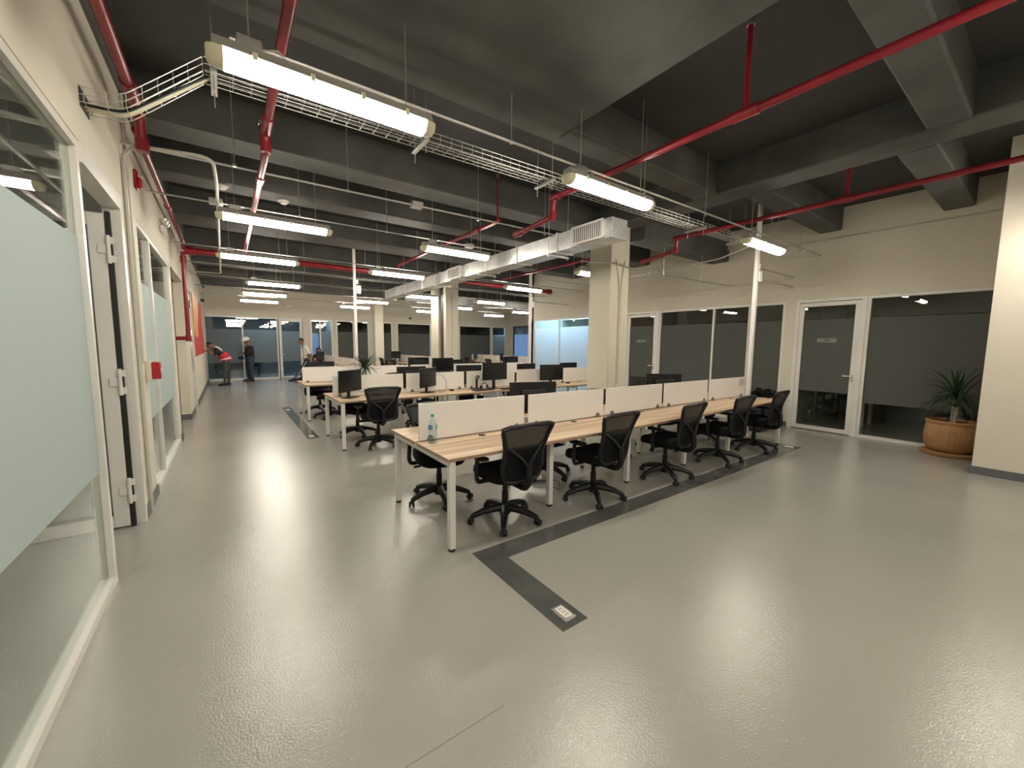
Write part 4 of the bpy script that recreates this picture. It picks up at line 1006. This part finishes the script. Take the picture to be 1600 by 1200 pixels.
def hand_geo(wrist, dirv, up, L=.17):
    d = Vector(dirv).normalized(); u = Vector(up); sd = d.cross(u).normalized(); u = sd.cross(d); W = Vector(wrist); b = MB()
    palm = W + d*L*.28
    Mx = Matrix(((d.x,sd.x,u.x,palm.x),(d.y,sd.y,u.y,palm.y),(d.z,sd.z,u.z,palm.z),(0,0,0,1)))
    b.ball((0,0,0), .055,.042,.018, M=Mx)
    for k, l_ in enumerate((.072,.08,.075,.06)):
        p = W + d*L*.48 + sd*(-.030+.020*k); q = p + d*l_*.55 - u*.010; r = q + d*l_*.4 - u*.028
        b.tube([p,q,r], .009, 6, rs=[.0095,.0088,.007])
    p = W + d*.02 - sd*.035; b.tube([p, p+d*.035-sd*.022, p+d*.07-sd*.020-u*.01], .01, 6, rs=[.012,.011,.008])
    return b
def head_geo(c, look, mi_skin, me, tilt=0):
    """head ellipsoid with nose, ears, eyes, mouth; c=centre, look=horizontal facing"""
    l_ = Vector(look).normalized(); s_ = Vector((0,0,1)).cross(l_).normalized(); u = l_.cross(s_)
    Mx = Matrix(((l_.x,s_.x,u.x,c[0]),(l_.y,s_.y,u.y,c[1]),(l_.z,s_.z,u.z,c[2]),(0,0,0,1)))
    b = MB(); b.ball((0,0,.01), .098,.076,.118, n=16, M=Mx); b.ball((.035,0,-.055), .06,.055,.06, n=10, M=Mx)
    b.ball((.103,0,-.005), .018,.014,.026, n=8, M=Mx); b.ball((.09,0,-.06), .014,.026,.009, n=8, M=Mx)
    for q in (-1,1): b.ball((-.005,q*.078,0), .02,.010,.03, n=8, M=Mx)
    add_geo(me, b, mi_skin)
    e = MB()
    for q in (-1,1): e.ball((.087,q*.03,.022), .012,.014,.008, n=8, M=Mx)
    return Mx, e
def person(name_label, loc, joints, edges, mats_of, head, look, hands, extra=None, hair=True):
    p = thing('person', name_label, 'person', loc)
    me = skin_body(joints, edges, mats_of); ks = list(mats_of).index('skin')
    Mx, eyes = head_geo(head, look, ks, me)
    for h in hands: add_geo(me, hand_geo(*h), ks)
    body = bpy.data.objects.new('body', me); C.objects.link(body); body.parent = p
    eyes.build('eyes', M_ink, p)
    if hair:
        b = bmesh.new(); bmesh.ops.create_uvsphere(b, u_segments=16, v_segments=10, radius=1)
        bmesh.ops.delete(b, geom=[v for v in b.verts if v.co.z < -.15 or (v.co.x > .55 and v.co.z < .45)], context='VERTS')
        for v in b.verts: v.co = Mx @ Vector((v.co.x*.106-.006, v.co.y*.084, v.co.z*.122+.018))
        mb = MB(); mb.bm.free(); mb.bm = b; mb.build('hair', M_hair, p)
    return p, Mx
EDG = [('pel','wai'),('wai','che'),('che','nek'),('nek','hed'),('che','shL'),('shL','elL'),('elL','wrL'),('che','shR'),('shR','elR'),('elR','wrR'),
       ('pel','hiL'),('hiL','knL'),('knL','anL'),('anL','toL'),('pel','hiR'),('hiR','knR'),('knR','anR'),('anR','toR')]
def rig(pel, wai, che, nek, hed, shL, elL, wrL, shR, elR, wrR, hiL, knL, anL, toL, hiR, knR, anR, toR, top='top', arm='top', fore='skin', leg='leg'):
    return {'pel':(pel,(.15,.115),leg),'wai':(wai,(.15,.11),top),'che':(che,(.165,.115),top),'nek':(nek,.055,'skin'),'hed':(hed,.06,'skin'),
            'shL':(shL,.07,top),'elL':(elL,.047,arm),'wrL':(wrL,.032,fore),'shR':(shR,.07,top),'elR':(elR,.047,arm),'wrR':(wrR,.032,fore),
            'hiL':(hiL,.10,leg),'knL':(knL,.068,leg),'anL':(anL,.047,leg),'toL':(toL,(.045,.032),'shoe'),'hiR':(hiR,.10,leg),'knR':(knR,.068,leg),'anR':(anR,.047,leg),'toR':(toR,(.045,.032),'shoe')}
def shoe(p, a, t):
    a, t = Vector(a), Vector(t); d = (t-a); d.z = 0; d.normalize(); s_ = Vector((-d.y,d.x,0)); c = Vector((a.x,a.y,0)) + d*.07
    Mx = Matrix(((d.x,s_.x,0,c.x),(d.y,s_.y,0,c.y),(0,0,1,0),(0,0,0,1)))
    MB().rbox(-.135,.15,-.05,.05,.0,.025,.01,M=Mx).ball((.04,0,.035),.115,.05,.045,M=Mx).ball((-.06,0,.06),.075,.052,.06,M=Mx).build('shoe', M_black, p)
# 1: bending worker in red vest, hands on the poster (facing -x)
J = rig((.06,0,.93),(-.02,0,1.06),(-.20,0,1.29),(-.33,0,1.40),(-.37,0,1.44),(-.20,-.19,1.27),(-.31,-.19,1.12),(-.46,-.14,1.27),(-.20,.19,1.27),(-.31,.20,1.13),(-.46,.12,1.29),
        (.05,-.10,.86),(.0,-.11,.49),(-.01,-.11,.09),(-.13,-.12,.035),(.08,.10,.86),(.13,.12,.49),(.12,.12,.09),(.0,.14,.035), leg='leg')
p1, Mx = person('bending worker in a red vest touching the red poster', (-.10,18.05,0), {k:((v[0][0]*.92,v[0][1],v[0][2]),v[1],v[2]) for k,v in J.items()}, EDG, {'top':M_dark,'leg':M_greyjean,'skin':M_skin,'shoe':M_black}, (-.40,0,1.47), (-1,.1,-.35),
                (((-.42,-.14,1.27),(-1,.1,.25),(0,0,1),.10),((-.42,.12,1.29),(-1,-.1,.25),(0,0,1),.10)))
vb = MB().tube([(.075,0,.90),(.045,0,.99),(-.02,0,1.09),(-.07,0,1.15)], .15, 16, rs=[.168,.176,.178,.172]); v1 = vb.build('vest', M_vest, p1)
MB().tube([(.045,0,.965),(.035,0,1.005)], .18, 16, rs=[.180,.181], cap=False).build('reflective_band', M_reflect, v1)
for s_ in (-1,1): MB().tube([(-.05,s_*.09,1.27),(-.14,s_*.10,1.385),(-.25,s_*.10,1.435)], .02, 8, rs=[.024,.026,.022]).build('reflective_band', M_reflect, v1)
for a, t in (('anL','toL'),('anR','toR')): shoe(p1, [J[a][0][0]*.92,*J[a][0][1:]], [J[t][0][0]*.92,*J[t][0][1:]])
p1.scale = (1,1.1,1)
# 2: worker in white helmet, looking at a phone (facing -x,-y)
J = rig((0,0,.95),(0,0,1.10),(-.01,0,1.36),(-.03,-.01,1.53),(-.05,-.02,1.58),(.06,-.19,1.42),(.07,-.24,1.14),(-.17,-.14,1.12),(-.08,.19,1.42),(-.08,.25,1.15),(-.24,.05,1.13),
        (.03,-.10,.88),(.02,-.12,.48),(.04,-.13,.09),(-.08,-.18,.035),(-.03,.10,.88),(-.05,.11,.48),(-.02,.13,.09),(-.14,.10,.035), fore='top')
p2, Mx = person('worker in a white helmet and dark jacket looking at a phone', (.76,19.75,0), J, EDG, {'top':M_dark,'leg':M_jeans,'skin':M_skin,'shoe':M_black}, (-.075,-.03,1.66), (-.9,-.45,-.45),
                (((-.17,-.14,1.12),(-.9,.35,.25),(0,0,1)),((-.24,.05,1.13),(-.6,-.5,.3),(0,0,1))), hair=False)
hb = bmesh.new(); bmesh.ops.create_uvsphere(hb, u_segments=20, v_segments=12, radius=1)
bmesh.ops.delete(hb, geom=[v for v in hb.verts if v.co.z < -.02], context='VERTS')
for v in hb.verts: v.co = Mx @ Vector((v.co.x*.135, v.co.y*.11, v.co.z*.125+.045))
mb = MB(); mb.bm.free(); mb.bm = hb; hh = mb.build('hard_hat', M_hat, p2)
MB().lathe([(.128,.042),(.150,.038),(.150,.046),(.128,.052)], 24, M=Mx @ Matrix.Translation((.015,0,0)) @ Matrix.Diagonal((1.05,.85,1,1))).build('brim', M_hat, hh)
for a, t in (('anL','toL'),('anR','toR')): shoe(p2, J[a][0], J[t][0])
MB().rbox(-.10,-.02,-.165,.165,.86,.90,.01).build('tool_belt', M_navy, p2)
MB().tube([(.05,-.10,1.46),(.0,-.17,1.30),(-.02,-.15,1.1)], .012, 6).build('reflective_trim', mat('dull_red_trim',(.25,.05,.05),.6), p2)
tag(MB().rbox(.76-.33,.76-.25,19.75-.10,19.75-.02,1.16,1.17,.003).build('mobile_phone', M_black), 'dark phone held by the worker in the white helmet', 'phone')
tag(MB().rbox(.44,.60,19.78,19.86,.88,1.02,.02).build('tool_pouch', M_navy), 'dark pouch hanging in front of the helmeted worker', 'pouch')
bpy.data.objects['tool_pouch'].parent = p2; bpy.data.objects['tool_pouch'].location = (-.76,-19.75,0)
for k_ in ('label','category'): del bpy.data.objects['tool_pouch'][k_]
p2.scale = (1.2,1.2,1.0)
# 3: man in white shirt leaning back against the desk (facing -x)
J = rig((.28,0,.86),(.27,0,1.02),(.20,0,1.30),(.14,0,1.47),(.11,0,1.52),(.22,-.19,1.37),(.33,-.22,1.12),(.40,-.16,.93),(.20,.19,1.37),(.32,.24,1.13),(.36,.18,.92),
        (.26,-.09,.80),(.03,-.10,.45),(-.20,-.10,.09),(-.33,-.12,.035),(.29,.09,.80),(.20,.10,.44),(.06,.10,.09),(-.07,.12,.035), leg='leg')
p3, Mx = person('man in a white shirt and dark trousers leaning back against a desk', (2.47,18.85,0), J, EDG, {'top':M_shirt,'leg':M_navy,'skin':M_skin,'shoe':M_black}, (.09,0,1.61), (-1,-.1,-.25),
                (((.40,-.16,.93),(.3,.1,-.9),(1,0,0)),((.36,.18,.92),(.3,-.1,-.9),(1,0,0))))
for a, t in (('anL','toL'),('anR','toR')): shoe(p3, J[a][0], J[t][0])
MB().tube([(.22,-.185,.80),(.03,-.165,.45),(-.18,-.145,.12)], .008, 6).build('trouser_stripe', M_reflect, p3)
o = thing('paper_cup', 'brown paper cup with white lid standing by the leaning man', 'cup', (3.0,18.35,DZ)); MB().lathe([(.035,0),(.047,.19)], 16).build('cup', M_cup, o); MB().lathe([(.049,.19),(.049,.205),(.04,.215)], 16).build('lid', M_paper, o)
p3.scale = (1.1,1.2,1.03)
# 4: seated person with headphones behind the small distant monitor
J = rig((0,0,.52),(0,0,.68),(0,0,.95),(0,-.02,1.11),(0,-.03,1.16),(-.19,0,1.02),(-.25,-.12,.80),(-.15,-.34,.78),(.19,0,1.02),(.25,-.12,.80),(.15,-.34,.78),
        (-.09,-.05,.50),(-.11,-.45,.50),(-.11,-.42,.09),(-.11,-.53,.035),(.09,-.05,.50),(.11,-.45,.50),(.11,-.42,.09),(.11,-.53,.035), fore='top')
p4, Mx = person('seated person in dark clothes with headphones behind the small distant monitor', (3.42,20.02,0), J, EDG, {'top':M_dark,'leg':M_navy,'skin':M_skin,'shoe':M_black}, (0,-.04,1.24), (-.2,-1,-.1),
                (((-.15,-.34,.78),(.1,-1,0),(0,0,1)),((.15,-.34,.78),(-.1,-1,0),(0,0,1))))
for a, t in (('anL','toL'),('anR','toR')): shoe(p4, J[a][0], J[t][0])
hp = MB().tube([Mx @ Vector((-.01,.095*math.cos(a),.02+.135*math.sin(a))) for a in [PI*k/10 for k in range(11)]], .012, 8)
for q in (-1,1): hp.ball((-.01,q*.092,.0), .035,.022,.042, M=Mx)
hp.build('headphones', M_black, p4)
o = thing('stool', 'plain dark stool under the seated person', 'stool', (3.42,20.05,0)); MB().lathe([(.16,.36),(.19,.37),(.19,.40),(.16,.405)], 20).build('seat', M_dark, o)
for k in range(4): MB().tube([(.10*math.cos(k*PI/2+.8),.10*math.sin(k*PI/2+.8),.37),(.16*math.cos(k*PI/2+.8),.16*math.sin(k*PI/2+.8),0)], .013, 8).build('leg', M_black, o)
